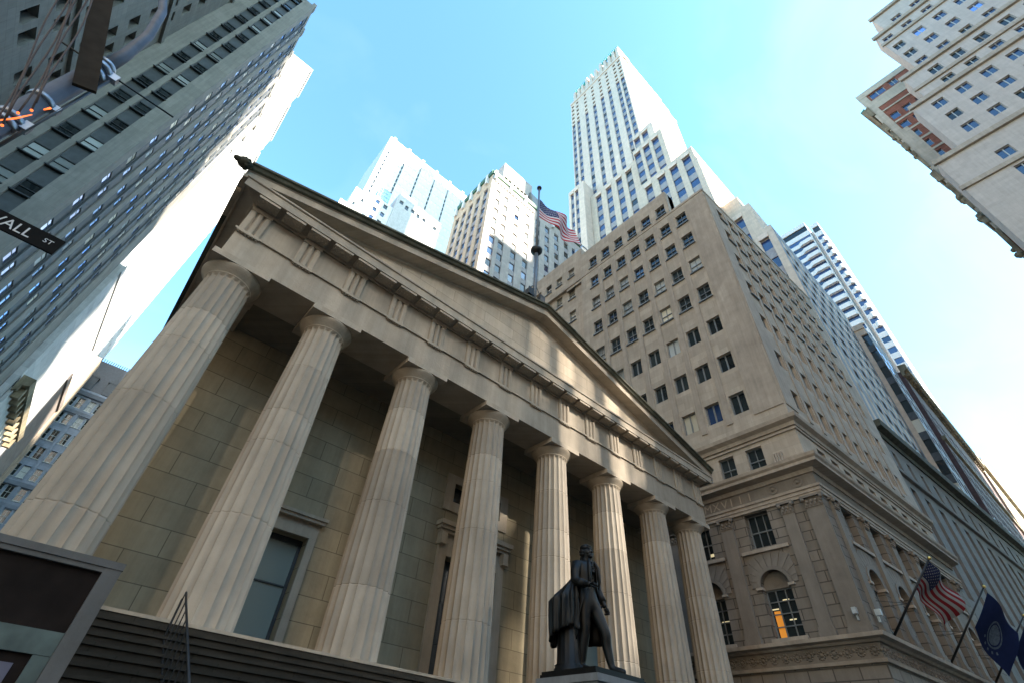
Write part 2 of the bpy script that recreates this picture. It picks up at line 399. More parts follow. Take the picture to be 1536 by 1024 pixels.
for i in range(8):
    x = 3.6 * i + (.45 if i == 0 else -.45 if i == 7 else 0)
    c = bpy.data.objects.new('column', shafts[i % 3]); COL.objects.link(c); link(c, HALL, (x, YC, SB)); c.rotation_euler.z = 2 * math.pi / 20 * (i % 5)
    k = bpy.data.objects.new('capital', capm); COL.objects.link(k); k.parent = c; k.rotation_euler.z = -c.rotation_euler.z
# entablature
FZ0, FZ1 = 13.88, 15.0
mb = MB().box(AX0, AX1, .06, 1.6, AB, 13.80)
mb.box(AX0 - .07, AX1 + .07, -.01, 1.62, 13.802, 13.88)
D1 = 24.0
for xa, xb, xo in ((AX0, AX0 + 1.5, AX0 - .07), (AX1 - 1.5, AX1, AX1 + .07)):
    mb.box(xa, xb, 1.603, D1, AB + .002, 13.80); mb.box(min(xa, xo), max(xb, xo), 1.625, D1, 13.802, 13.88)
arch = mb.build('architrave', 'temple', HALL)
mb = MB().box(AX0 + .03, AX1 - .03, .09, 1.55, FZ0, FZ1)
for xa, xb in ((AX0 + .03, AX0 + 1.4), (AX1 - 1.4, AX1 - .03)): mb.box(xa, xb, 1.552, D1, FZ0, FZ1)
frz = mb.build('frieze', 'temple', HALL)
TW = .66
def triglyph(x):
    mb = MB(); z0, z1 = FZ0 + .002, FZ1 - .0
    yf, yb = .0, .088
    # three femora with two full and two half channels, horizontal section extruded upwards
    prof = [(-.33, yb), (-.33, yf + .035), (-.29, yf), (-.17, yf), (-.11, yf + .082), (-.05, yf), (.05, yf), (.11, yf + .082), (.17, yf), (.29, yf), (.33, yf + .035), (.33, yb)]
    mb.prism([(x + a, b) for a, b in prof], z0, z1 - .13)
    mb.box(x - .335, x + .335, yf - .012, yb, z1 - .128, z1 - .002)
    return mb
tx = [.1 + i * (25.0 / 14) for i in range(15)]
for x in tx:
    triglyph(x).build('triglyph', 'temple', frz, origin=(x, .06, FZ0))
    mb = MB().box(x - .34, x + .34, -.035, .058, 13.745, 13.80)
    for k in range(6): mb.lathe([(.032, 13.70), (.022, 13.744)], (x - .275 + k * .11, .012, 0), 8)
    mb.build('regula', 'temple', arch, origin=(x, .0, 13.75))
# horizontal cornice, sloping soffit
PR = .56
def geison(a, b, side, m0, m1):
    prof = [(0, FZ1 + .002), (.06, FZ1 + .002), (.06, FZ1 + .1), (.12, FZ1 + .14), (PR - .06, FZ1 + .24), (PR - .06, FZ1 + .17), (PR, FZ1 + .17), (PR, FZ1 + .5), (PR + .05, FZ1 + .53), (PR + .05, FZ1 + .6), (0, FZ1 + .6)]
    return prof
mb = MB(); prof = geison(0, 0, 0, 0, 0)
xa, xb = AX0 - PR - .05, AX1 + PR + .05
def mitre(mb, prof, pts):                                            # profile swept round the corners of the entablature
    n = len(prof); rings = []
    for (p, d) in pts: rings.append([Vector((p[0] + d[0] * w, p[1] + d[1] * w, h)) for w, h in prof])
    v = [q for r in rings for q in r]
    fs = [(i * n + (k + 1) % n, i * n + k, (i + 1) * n + k, (i + 1) * n + (k + 1) % n) for i in range(len(rings) - 1) for k in range(n)]
    mb.add(v, fs)
mitre(mb, prof, [((AX0, D1), (-1, 0)), ((AX0, .06), (-1, -1)), ((AX1, .06), (1, -1)), ((AX1, D1), (1, 0))])
cor = mb.build('cornice', 'temple', HALL)
step = 25.0 / 28
for i in range(29):
    x = .1 + i * step
    mb = MB(); w = .345
    y0, y1 = -.04, .06 - PR + .03
    z0, z1 = FZ1 + .11, FZ1 + .125
    v = [(x - w, y0, z0 - .05), (x + w, y0, z0 - .05), (x + w, y1, z1 - .06), (x - w, y1, z1 - .06), (x - w, y0, z0 + .04), (x + w, y0, z0 + .04), (x + w, y1, z1 + .04), (x - w, y1, z1 + .04)]
    mb.add(v, [(0, 1, 2, 3), (4, 7, 6, 5), (0, 4, 5, 1), (1, 5, 6, 2), (2, 6, 7, 3), (3, 7, 4, 0)])
    for a in range(6):
        for b in range(3):
            t = (b + .5) / 3; yy = y0 + (y1 - y0) * t; zz = (z0 - .05) + (z1 - z0 - .01) * t
            mb.lathe([(.024, zz - .022), (.028, zz + .01)], (x - w + .06 + a * .11, yy, 0), 6)
    mb.build('mutule', 'temple', cor, origin=(x, -.2, z0))
# pediment
AP = Vector((XM, 0, 19.62 - .28)); e0 = Vector((AX0 - .72, 0, 15.75)); e1 = Vector((AX1 + .82 - .1, 0, 15.75))
mb = MB(); zt = FZ1 + .6
mb.add([(AX0 + .1, .12, zt), (AX1 - .1, .12, zt), (XM, .12, 18.9)], [(0, 1, 2)])
mb.add([(AX0 + .1, 1.5, zt), (AX1 - .1, 1.5, zt), (XM, 1.5, 18.9)], [(2, 1, 0)])
mb.build('tympanum', 'tymp', HALL)
sl = (AP.z - e0.z) / (AP.x - e0.x)
rprof = [(-1.4, -.42), (-.12, -.42), (-.06, -.36), (-.06, -.28), (.40, -.24), (.40, -.27), (.48, -.27), (.48, .02), (.53, .05), (-1.4, .05)]
sprof = [(.53, .055), (.60, .09), (.66, .20), (.72, .22), (.72, .31), (-1.4, .31), (-1.4, .055)]
for sgn, e in ((-1, e0), (1, e1)):
    a = Vector((e.x, 0, e.z)); b = Vector((XM, 0, AP.z))
    if sgn < 0: A_, B_ = a, b
    else: A_, B_ = b, a
    # vertical profile planes so the halves meet cleanly at the ridge
    o = MB().sweep(rprof, A_, B_, (0, -1, 0)).build('raking_cornice', 'temple', HALL, origin=(e.x, 0, e.z))
    MB().sweep(sprof, A_, B_, (0, -1, 0)).build('gutter', 'mossy', o, origin=(e.x, 0, e.z))
    r = MB(); u = .33
    r.add([(e.x, -.1, e.z + u), (XM, -.1, AP.z + u), (XM, D1, AP.z + u), (e.x, D1, e.z + u)], [(0, 1, 2, 3) if sgn < 0 else (3, 2, 1, 0)])
    r.build('roof', 'mossy', HALL)
    mg = MB(); xs = e.x
    xi = AX0 + .2 if sgn < 0 else AX1 - .2
    mg.box(min(xs + sgn * .05, xi), max(xs + sgn * .05, xi), -.1, D1, FZ1 + .602, FZ1 + 1.06)
    mg.build('gutter', 'mossy', cor)
# lion head spout at the west corner
mb = MB().ball((-1.12, -.62, 15.86), .2, seg=14, sc=(1.2, 1, .95)).ball((-1.33, -.66, 15.82), .12, seg=10, sc=(1.2, .9, .8))
for k in range(9):
    a = k / 9 * 2 * math.pi; mb.ball((-1.05, -.62 + .15 * math.cos(a), 15.86 + .15 * math.sin(a)), .07, seg=8)
for s_ in (-1, 1): mb.ball((-1.16, -.62 + s_ * .11, 15.99), .045, seg=8)
mb.build('lion_head', 'mossy', HALL)
# inner walls with windows and the great door
YW = 3.5
fr = F((AX0 + .1, YW, 0), (0, -1, 0)); W_ = AX1 - AX0 - .2
ox = AX0 + .1
holes = [(5.4 - .79 - ox, 5.4 + .79 - ox, SB + .05, 7.06), (19.8 - .79 - ox, 19.8 + .79 - ox, SB + .05, 7.06), (12.6 - 1.25 - ox, 12.6 + 1.25 - ox, SB + .02, 7.96), (12.6 - 1.25 - ox, 12.6 + 1.25 - ox, 10.1, 10.9)]
mb = MB().wall(fr, W_, SB, AB + .3, holes, .42)
for xq, n in ((AX0 + .1, -1), (AX1 - .1, 1)):
    if n < 0: mb.quad((xq, D1, 0), (xq, YW, 0), (xq, YW, AB + .3), (xq, D1, AB + .3))
    else: mb.quad((xq, YW, 0), (xq, D1, 0), (xq, D1, AB + .3), (xq, YW, AB + .3))
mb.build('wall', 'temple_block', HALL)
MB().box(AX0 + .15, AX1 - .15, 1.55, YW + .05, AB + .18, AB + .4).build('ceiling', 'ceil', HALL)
for xc in (5.4, 19.8):
    w = MB(); y = YW
    w.box(xc - 1.02, xc - .79, y - .10, y + .05, SB, 7.06); w.box(xc + .79, xc + 1.02, y - .10, y + .05, SB, 7.06); w.box(xc - 1.02, xc + 1.02, y - .103, y + .05, 7.06, 7.33)
    w.box(xc - 1.05, xc + 1.05, y - .05, y + .05, 7.332, 7.52); w.box(xc - 1.12, xc + 1.12, y - .22, y + .05, 7.522, 7.62); w.box(xc - 1.18, xc + 1.18, y - .28, y + .05, 7.622, 7.72)
    win = w.build('window', 'temple', HALL, origin=(xc, y, SB))
    f_ = MB(); yi = y + .40
    for a, b in ((-.79, -.70), (.70, .79), (-.62, -.56)): f_.box(xc + a, xc + b, yi - .06, yi + .02, SB + .06, 7.06)
    f_.box(xc - .7, xc + .7, yi - .062, yi + .02, 6.9, 7.06); f_.box(xc - .7, xc + .7, yi - .062, yi + .02, SB + .06, SB + .16); f_.box(xc - .7, xc + .7, yi - .05, yi + .02, 5.68, 5.72)
    f_.build('frame', 'f_dark', win)
    MB().quad((xc - .72, yi, SB + .1), (xc + .72, yi, SB + .1), (xc + .72, yi, 7.0), (xc - .72, yi, 7.0)).build('pane', 'g_green', win)
d = MB(); xc = 12.6; y = YW
d.box(xc - 1.62, xc - 1.25, y - .12, y + .05, SB, 7.96); d.box(xc + 1.25, xc + 1.62, y - .12, y + .05, SB, 7.96); d.box(xc - 1.62, xc + 1.62, y - .123, y + .05, 7.96, 8.35)
d.box(xc - 1.66, xc + 1.66, y - .06, y + .05, 8.352, 8.75)
for k, (e, z0, z1) in enumerate(((.14, 8.752, 8.86), (.24, 8.862, 8.98), (.34, 8.982, 9.15))): d.box(xc - 1.62 - e * .6, xc + 1.62 + e * .6, y - .1 - e, y + .05, z0, z1)
for sx in (-1.55, 1.55): d.box(xc + sx - .13, xc + sx + .13, y - .32, y + .04, 8.3, 8.75)
door = d.build('door', 'temple', HALL, origin=(xc, y, SB))
l = MB(); yi = y + .38
l.box(xc - 1.25, xc + 1.25, yi, yi + .06, SB + .02, 7.96)
for sx in (-1, 1):
    for z0 in (3.9, 5.2, 6.5): l.box(xc + sx * .62 - .42, xc + sx * .62 + .42, yi - .03, yi + .01, z0, z0 + 1.1)
l.build('door_leaf', 'f_dark', door)
for xc, hw in ((12.6, 1.25),):
    v = MB(); h2 = hw + .42
    v.box(xc - h2, xc + h2, y - .07, y + .03, 10.9, 11.24); v.box(xc - h2, xc + h2, y - .07, y + .03, 9.70, 10.1); v.box(xc - h2, xc - hw, y - .07, y + .03, 10.1, 10.9); v.box(xc + hw, xc + h2, y - .07, y + .03, 10.1, 10.9)
    t_ = v.build('vent_window', 'temple', HALL, origin=(xc, y, 10)); MB().quad((xc - hw, y + .3, 10.1), (xc + hw, y + .3, 10.1), (xc + hw, y + .3, 10.9), (xc - hw, y + .3, 10.9)).build('pane', 'g_dark', t_)
# platform and stairs
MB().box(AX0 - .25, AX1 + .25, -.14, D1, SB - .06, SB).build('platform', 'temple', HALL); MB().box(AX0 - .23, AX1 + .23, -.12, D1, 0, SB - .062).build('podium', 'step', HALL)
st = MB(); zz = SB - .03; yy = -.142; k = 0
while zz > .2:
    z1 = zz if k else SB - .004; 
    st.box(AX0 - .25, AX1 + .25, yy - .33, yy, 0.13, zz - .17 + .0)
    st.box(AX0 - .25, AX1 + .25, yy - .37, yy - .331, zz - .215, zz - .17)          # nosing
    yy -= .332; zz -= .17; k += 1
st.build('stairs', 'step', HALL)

# iron railing down the stairs
RL = thing('stair_railing', (2.85, -.9, 3.5), 'black iron picket railing running down the stairs past the second column', 'railing')
mb = MB(); n = 15
for i in range(n):
    y_ = -.75 - i * .39; zb = SB - .03 - max(0, (-.142 - y_)) / .332 * .17 - .17
    mb.box(2.88 - .009, 2.88 + .009, y_ - .009, y_ + .009, zb, zb + .86)
pieces(mb, 'picket', 'iron', RL)
za = SB - .17 - .61 / .332 * .17
slr = .17 / .332
def rp(y_, h): return (2.88, y_, SB - .2 - (-.142 - y_) * slr + h)
MB().tube([rp(-.75, -.1), rp(-.72, .75), rp(-.8, .9), rp(-1.2, .88), rp(-6.4, .88)], .02, 8).tube([rp(-.75, .12), rp(-6.4, .12)], .016, 6).build('handrail', 'iron', RL)
MB().tube([(2.88, -6.4, .13), (2.88, -6.4, 1.45)], .035, 8).build('end_post', 'iron', RL)

# flagpole on the hall roof
FP = thing('roof_flagpole', (12.5, .25, 19.6), 'tall slim flagpole standing on the temple pediment apex', 'flagpole')
px, py = 12.42, .25
MB().tube([(px, py, 19.4), (px, py, 24.9)], .11).tube([(px, py, 24.85), (px, py, 31.9)], [.085, .065]).build('pole', 'pole', FP)
MB().lathe([(.05, 24.55), (.26, 24.7), (.35, 24.84), (.35, 24.94), (.1, 25.04)], (px, py, 0), 20).build('collar', 'iron', FP)
MB().lathe([(.06, 31.85), (.16, 31.92), (.16, 32.04), (.04, 32.16)], (px, py, 0), 14).build('finial', 'iron', FP)
for s_ in (-1, 1):
    b = MB().box(px + s_ * .42 - .14, px + s_ * .42 + .14, py - .16, py + .12, 20.62, 21.05).box(px + s_ * .42 - .17, px + s_ * .42 + .17, py - .22, py - .161, 20.58, 21.09); b.tube([(px + s_ * .1, py, 20.5), (px + s_ * .42, py, 20.62)], .035, 8)
    b.build('floodlight', 'iron', FP)
g = MB()
for dx, dy in ((-1.7, .8), (1.5, -.15), (.9, 1.6), (-.9, -.1)): g.tube([(px, py, 21.9), (px + dx, py + dy, 19.15 + abs(dx) * -.05)], .022, 6)
pieces(g, 'stay', 'iron', FP)

def us_flag(fn, nu=52, nv=39):
    """fn(s,t): s along the fly 0..1, t down the hoist 0..1"""
    mb = MB(); vs = []; fs = []; mi = []
    for j in range(nv + 1):
        for i in range(nu + 1): vs.append(fn(i / nu, j / nv))
    for j in range(nv):
        for i in range(nu):
            fs.append((j * (nu + 1) + i, j * (nu + 1) + i + 1, (j + 1) * (nu + 1) + i + 1, (j + 1) * (nu + 1) + i))
            st_ = int(j / nv * 13); mi.append(2 if (i / nu < .4 and st_ < 7) else (0 if st_ % 2 == 0 else 1))
    for f, m_ in zip(fs, mi): pass
    o = len(mb.v); mb.v += [Vector(v) for v in vs]; mb.f += fs; mb.m += mi; mb.sm += [True] * len(fs)
    for r in range(9):
        for c in range(6 if r % 2 == 0 else 5):
            s0 = .4 * ((c * 2 + 1 + (r % 2)) / 12); t0 = 7 / 13 * (r + 1) / 10
            P = Vector(fn(s0, t0)); A = (Vector(fn(s0 + .01, t0)) - P).normalized(); B = (Vector(fn(s0, t0 + .01)) - P).normalized(); Nn = A.cross(B).normalized()
            sz = (Vector(fn(s0 + .028, t0)) - P).length * .55
            for sg in (-1, 1):
                q = []
                for k in range(10):
                    a = k * math.pi / 5; rr = sz if k % 2 == 0 else sz * .42
                    q.append(P + A * (math.sin(a) * rr) - B * (math.cos(a) * rr) + Nn * (.012 * sg))
                mb.add(q, [tuple(range(10))], 1)
    return mb
def roof_flag(s, t):
    x = px + .1 + 3.55 * s - .35 * s * s * t
    z = 30.65 - 2.15 * t + .42 * s - .25 * s * s - .95 * s * t * (1 if s > .2 else s / .2) * .8 + .06 * math.sin(9 * s + 2 * t)
    y = py + .30 * math.sin(s * 8.5 + t * 2.2) * min(1, s * 2.5) + .10 * math.sin(s * 17 - t * 3) * s - .5 * s * t
    return (x, y, z)
tag(us_flag(roof_flag).build('flag', ['red', 'fwhite', 'navy'], None, origin=(px, py, 29.5)), 'American flag flying out from the pole above the temple pediment', 'flag')

# ------------------------------------------------------------------ lettering
def lettering(body, size, fr, u, v, w, mat, parent, depth=.004, sx=1.0):
    cu = bpy.data.curves.new('lettering', 'FONT'); cu.body = body; cu.size = size; cu.extrude = depth; cu.resolution_u = 3
    o = bpy.data.objects.new('lettering', cu); COL.objects.link(o)
    bpy.context.view_layer.update()
    me = bpy.data.meshes.new_from_object(o.evaluated_get(bpy.context.evaluated_depsgraph_get()))
    bpy.data.objects.remove(o); me.name = 'lettering'; me.materials.clear(); me.materials.append(M[mat])
    q = bpy.data.objects.new('lettering', me); COL.objects.link(q); q.parent = parent
    mx = Matrix((fr.u * sx, Z, fr.n)).transposed().to_4x4(); mx.translation = fr.pt(u, v, w) - WL[parent.name]; q.matrix_local = mx
    return q

# ------------------------------------------------------------------ statue on its pedestal
PX, PY = 12.62, -2.5
PED = thing('statue_pedestal', (PX, PY, .13), 'granite pedestal under the bronze statue on the stairs', 'pedestal')
mb = MB().box(PX - .92, PX + .92, PY - .92, PY + .92, .14, 3.55).box(PX - 1.25, PX + 1.25, PY - 1.25, PY + 1.25, .135, 1.6)
mb.build('shaft', 'pedestal', PED)
MB().box(PX - 1.0, PX + 1.0, PY - 1.0, PY + 1.0, 3.552, 3.68).box(PX - 1.06, PX + 1.06, PY - 1.06, PY + 1.06, 3.682, 3.84).build('cap', 'pedestal', PED)
SZ = 3.98; SC = 1.93
STT = thing('bronze_statue', (PX, PY, 3.842), 'dark bronze statue of a standing man in a long coat beside a draped column', 'statue')
def sp(x, y, z): return Vector((PX + .02 + x * SC, PY + .1 + y * SC, SZ + z * SC))
J = dict(pel=(0, 0, .93, .135), sp1=(0, -.01, 1.08, .13), sp2=(.0, .0, 1.25, .15), ch=(0, .01, 1.38, .155), nb=(0, .01, 1.49, .085), nk=(.0, -.015, 1.55, .058), hd=(.01, -.03, 1.635, .096), ht=(.01, -.025, 1.70, .088),
 sr=(-.18, .01, 1.425, .075), er=(-.255, .0, 1.17, .056), wr=(-.26, -.22, 1.08, .036), hr=(-.255, -.30, 1.065, .038),
 sl=(.18, .01, 1.425, .075), el=(.285, .05, 1.18, .056), wl=(.30, -.06, .96, .036), hl=(.295, -.09, .89, .04),
 hpr=(-.095, .0, .87, .10), kr=(-.105, -.02, .50, .066), cr=(-.11, .02, .34, .062), ar=(-.115, .045, .09, .042), tr=(-.15, -.15, .035, .036),
 hpl=(.095, -.02, .87, .10), kl=(.14, -.20, .52, .064), cl=(.155, -.19, .36, .06), al=(.17, -.25, .09, .042), tl=(.21, -.45, .035, .036))
edges = 'pel-sp1 sp1-sp2 sp2-ch ch-nb nb-nk nk-hd hd-ht ch-sr sr-er er-wr wr-hr ch-sl sl-el el-wl wl-hl pel-hpr hpr-kr kr-cr cr-ar ar-tr pel-hpl hpl-kl kl-cl cl-al al-tl'.split()
ks = list(J); me = bpy.data.meshes.new('skel')
me.from_pydata([sp(*J[k][:3]) for k in ks], [tuple(ks.index(a) for a in e.split('-')) for e in edges], [])
so = bpy.data.objects.new('skel', me); COL.objects.link(so)
md = so.modifiers.new('skin', 'SKIN'); md.use_smooth_shade = True
for i, k in enumerate(ks):
    sv = me.skin_vertices[0].data[i]; rr_ = J[k][3] * SC * (1.22 if k[0] in 'kcath' and k != 'ch' and k[:2] not in ('hd', 'ht', 'hr', 'hl') else 1.08); sv.radius = (rr_, rr_ * (.78 if k in ('sp1', 'sp2', 'ch', 'pel') else 1)); sv.use_root = (k == 'pel')
so.modifiers.new('sub', 'SUBSURF').levels = 2; so.modifiers['sub'].render_levels = 2
bpy.context.view_layer.update()
bm_ = bpy.data.meshes.new_from_object(so.evaluated_get(bpy.context.evaluated_depsgraph_get())); bpy.data.objects.remove(so)
mb = MB(); mb.add([v.co.copy() for v in bm_.vertices], [tuple(p.vertices) for p in bm_.polygons], 0, True)
# face and five fingers on each hand, one mesh with the body
def hb(x, y, z, r, sc=(1, 1, 1), sg=10): mb.ball(sp(x, y, z), r * SC, seg=sg, sc=sc)
hb(.012, -.122, 1.638, .014, (.8, 1.3, 1.7)); hb(.01, -.098, 1.572, .036, (1, .8, .7)); hb(.01, -.113, 1.602, .018, (1.3, .5, .35)); hb(.01, -.07, 1.60, .062, (1, .8, 1))
for s_ in (-1, 1):
    hb(.01 + s_ * .033, -.104, 1.657, .011, (1.2, .6, .7)); hb(.01 + s_ * .034, -.104, 1.676, .017, (1.5, .6, .4)); hb(.01 + s_ * .09, -.03, 1.645, .022, (.5, .9, 1.3)); hb(.01 + s_ * .045, -.078, 1.625, .034, (1, .8, 1))
for k, (dx, ln) in enumerate(((-.036, .075), (-.014, .09), (.008, .085), (.03, .065))):
    mb.tube([sp(-.255 + dx * .8, -.31, 1.066), sp(-.255 + dx, -.34 - ln * .4, 1.062), sp(-.255 + dx, -.34 - ln * .8, 1.045), sp(-.255 + dx, -.335 - ln, 1.02)], [.011 * SC, .010 * SC, .009 * SC, .007 * SC], 8)
    mb.tube([sp(.295, -.10 + dx, .885), sp(.312, -.115 + dx, .83), sp(.295, -.125 + dx, .80), sp(.27, -.12 + dx, .815)], [.011 * SC, .010 * SC, .009 * SC, .007 * SC], 8)
mb.tube([sp(-.225, -.275, 1.06), sp(-.20, -.31, 1.04), sp(-.195, -.345, 1.03)], [.013 * SC, .011 * SC, .008 * SC], 8)
mb.tube([sp(.275, -.125, .9), sp(.262, -.15, .865), sp(.262, -.155, .83)], [.013 * SC, .011 * SC, .008 * SC], 8)
mb.build('body', 'bronze', STT, origin=(PX, PY, SZ))
h = MB(); 
for (x, y, z, r, sc) in ((.01, .005, 1.715, .094, (1, 1.05, .7)), (.01, .03, 1.65, .09, (1.0, .9, 1)), (-.085, .01, 1.645, .034, (.7, 1.4, 1)), (.105, .01, 1.645, .034, (.7, 1.4, 1)), (-.08, .01, 1.605, .034, (.7, 1.4, .9)), (.1, .01, 1.605, .034, (.7, 1.4, .9)), (.01, .085, 1.56, .04, (1, .8, 1.6)), (.01, -.07, 1.735, .045, (1.3, .6, .4))):
    h.ball(sp(x, y, z), r * SC, seg=14, sc=sc)
h.build('hair', 'bronze', STT)
c = MB(); c.ball(sp(.01, -.07, 1.505), .05 * SC, seg=12, sc=(1, .7, 1))
for k in range(6): c.ball(sp(.01 + .014 * math.sin(k * 2.2), -.115 - .006 * k, 1.48 - k * .03), .032 * SC, seg=10, sc=(1.1, .5, .7))
c.build('cravat', 'bronze', STT)
wv = MB(); 
for k in range(9): wv.ball(sp(.012, -.135 + .004 * k, 1.40 - .052 * k), .011 * SC, seg=8)
def shell(mb, rings, n, th):
    """rings: list of lists of points (open sheets), thickened"""
    R2 = []
    for r in rings: R2.append(r)
    nv = len(rings[0]); v = [p for r in rings for p in r]
    cs = [sum((p for p in r), Vector()) / len(r) for r in rings]
    v2 = [p + (p - cs[i]).normalized() * -th for i, r in enumerate(rings) for p in r]
    fs = []
    m = len(rings)
    for i in range(m - 1):
        for k in range(nv - 1):
            a = i * nv + k; fs.append((a, a + 1, a + nv + 1, a + nv))
    o = len(v); fs2 = [tuple(j + o for j in reversed(f)) for f in fs]
    rim = []
    for k in range(nv - 1): rim.append((k, o + k, o + k + 1, k + 1)); rim.append(((m - 1) * nv + k, (m - 1) * nv + k + 1, o + (m - 1) * nv + k + 1, o + (m - 1) * nv + k))
    for i in range(m - 1): rim.append((i * nv, (i + 1) * nv, o + (i + 1) * nv, o + i * nv)); rim.append((i * nv + nv - 1, o + i * nv + nv - 1, o + (i + 1) * nv + nv - 1, (i + 1) * nv + nv - 1))
    mb.add(v + v2, fs + fs2 + rim, 0, True)
co = MB(); rings = []
for z, rx, ry, op, wv_ in ((1.50, .10, .085, .55, 0), (1.46, .19, .12, .5, 0), (1.40, .225, .155, .55, .0), (1.28, .205, .165, .62, .004), (1.12, .185, .15, .75, .006), (.98, .205, .17, 1.35, .012), (.82, .235, .205, 1.9, .02), (.66, .25, .225, 2.25, .026), (.50, .262, .245, 2.4, .03), (.40, .27, .25, 2.5, .03)):
    r = []
    for k in range(49):
        a = -math.pi / 2 + op * .62 + (2 * math.pi - 2 * op * .62) * k / 48
        q = 1 + wv_ * 2.2 * math.sin(a * 9 + z * 2)
        r.append(sp(rx * q * math.cos(a), ry * q * math.sin(a), z))
    rings.append(r)
shell(co, rings, 49, .02 * SC)
for s_ in (-1, 1):                                                  # lapels, sleeves and cuffs
    co.tube([sp(s_ * .06, -.115, 1.5), sp(s_ * .10, -.155, 1.40), sp(s_ * .11, -.165, 1.2), sp(s_ * .10, -.145, 1.1)], [.02 * SC, .03 * SC, .022 * SC, .01 * SC], 8)
co.tube([sp(-.19, .01, 1.43), sp(-.245, .005, 1.28), sp(-.26, -.01, 1.165), sp(-.262, -.10, 1.125), sp(-.262, -.19, 1.09)], [.09 * SC, .078 * SC, .07 * SC, .062 * SC, .06 * SC], 14)
co.tube([sp(.19, .01, 1.43), sp(.25, .035, 1.28), sp(.29, .05, 1.175), sp(.298, -.005, 1.06), sp(.302, -.05, .98)], [.09 * SC, .078 * SC, .07 * SC, .062 * SC, .06 * SC], 14)
co.build('coat', 'bronze', STT)
pieces(wv, 'waistcoat_button', 'bronze', STT)
ck = MB(); rings = []                                              # cloak hanging from the shoulders over the column behind
for i in range(25):
    t = i / 24; r = []
    for k in range(49):
        s = k / 48
        x0, y0 = -.23 + .31 * s, .02 + .12 * math.sin(s * math.pi * .6)
        phi = math.radians(262 - 190 * s); rad = .225 + .05 * math.sin(math.pi * s)
        bx, by = -.235 + rad * math.cos(phi), .17 + rad * math.sin(phi)
        e = min(1, t * 1.9) ** 1.3
        fold = .024 * min(1, t * 2) * math.sin(s * 40 + 2.5 * math.sin(t * 2.5)) + .013 * t * math.sin(s * 83 + t * 3)
        bx += fold * math.cos(phi); by += fold * math.sin(phi)
        x, y = x0 + (bx - x0) * e, y0 + (by - y0) * e
        z = 1.43 - (1.43 - .44 - .10 * math.sin(s * 5 + .6)) * t
        if t > .45: z += .025 * math.sin(s * 14) * t
        if e >= 1: z -= 0
        r.append(sp(x, y, z))
    rings.append(r)
shell(ck, rings, 49, .018 * SC); ck.build('cloak', 'bronze', STT)
cl = MB(); n = 80; v = []; cx, cy = -.235, .17
for z, rr in ((.0, .215), (.05, .215), (.055, .2), (.09, .205), (.11, .175), (.7, .155), (.80, .155)):
    for k in range(n):
        a = 2 * math.pi * k / n; q = rr * (1 - (.045 * abs(math.sin(a * 8)) if .1 < z < .75 else 0)); v.append(sp(cx + q * math.cos(a), cy + q * math.sin(a), z))
cl.add(v, [(i * n + k, i * n + (k + 1) % n, (i + 1) * n + (k + 1) % n, (i + 1) * n + k) for i in range(6) for k in range(n)], 0, True)
cl.build('draped_column', 'bronze', STT)
bs = MB().box(PX - 1.0, PX + .98, PY - .96, PY + .96, 3.842, 3.92).box(PX - .97, PX + .95, PY - .93, PY + .93, 3.921, SZ + .01)
bs.build('base', 'bronze', STT)
sw = MB().tube([sp(.30, -.02, .93), sp(.36, .2, .72), sp(.40, .42, .5)], [.016 * SC, .014 * SC, .008 * SC], 8); sw.build('sword', 'bronze', STT)

# ------------------------------------------------------------------ street kiosk, lamp post, street sign
ky = -7.55; kx0, kx1, kt = -.75, 1.262, 2.752
K_ = thing('street_kiosk', (.3, -7.1, .13), 'weathered stone and green metal street kiosk with dark panels at the lower left', 'kiosk')
mb = MB().box(kx0, kx1, ky + .06, ky + .85, .13, kt - .05)
mb.box(kx1 - .115, kx1, ky, ky + .059, .13, kt - .052).box(kx0, kx0 + .115, ky, ky + .059, .13, kt - .052).box(kx0 + .116, kx1 - .116, ky + .004, ky + .059, kt - .085, kt - .052)
mb.build('stone_surround', 'kstone', K_)
MB().box(kx0 - .005, kx1 + .005, ky - .005, ky + .86, kt - .05, kt).build('cap', 'kstone', K_)
MB().box(kx0 + .117, kx1 - .117, ky + .035, ky + .059, 2.262, kt - .087).build('dark_panel', 'kdark', K_)
mb = MB(); x1 = kx1 - .117
mb.box(kx0 + .117, x1, ky + .01, ky + .058, 2.12, 2.26).box(x1 - .10, x1, ky + .012, ky + .058, 1.0, 2.118).box(kx0 + .117, kx0 + .2, ky + .012, ky + .058, 1.0, 2.118).box(kx0 + .117, x1, ky + .01, ky + .058, .14, .998)
mb.build('green_frame', 'kgreen', K_)
MB().box(kx0 + .2, x1 - .102, ky + .036, ky + .057, 1.0, 2.118).build('window_surround', 'kdark', K_)
MB().box(kx0 + .26, x1 - .17, ky + .03, ky + .0355, 1.1, 2.06).build('lilac_reflection', 'klilac', K_)  # lilac sheet painted in for the reflection on the kiosk window

LP = thing('lamp_post', (-2.23, -6.4, .13), 'tall grey lamp post with clamps, its arm curving out of the top left', 'lamp post')
lx, ly = -2.23, -6.4
MB().lathe([(.26, .13), (.26, .5), (.16, .7), (.135, 1.2), (.125, 9.0)], (lx, ly, 0), 24).build('post', 'steelp', LP)
MB().tube([(lx + .0, ly, 8.9), (lx, ly, 9.5), (lx - .08, ly, 10.3), (lx - .35, ly + .1, 11.3), (lx - .9, ly + .3, 12.5), (lx - 1.8, ly + .6, 13.6), (lx - 3, ly + 1, 14.2)], [.10, .085, .075, .07, .065, .06, .055], 12).build('arm', 'steelp', LP)
mb = MB()
for z, r in ((7.1, .15), (7.22, .15), (7.75, .15), (8.75, .165), (8.92, .16), (9.05, .13)): mb.lathe([(r - .02, z - .04), (r, z - .03), (r, z + .03), (r - .02, z + .04)], (lx, ly, 0), 20)
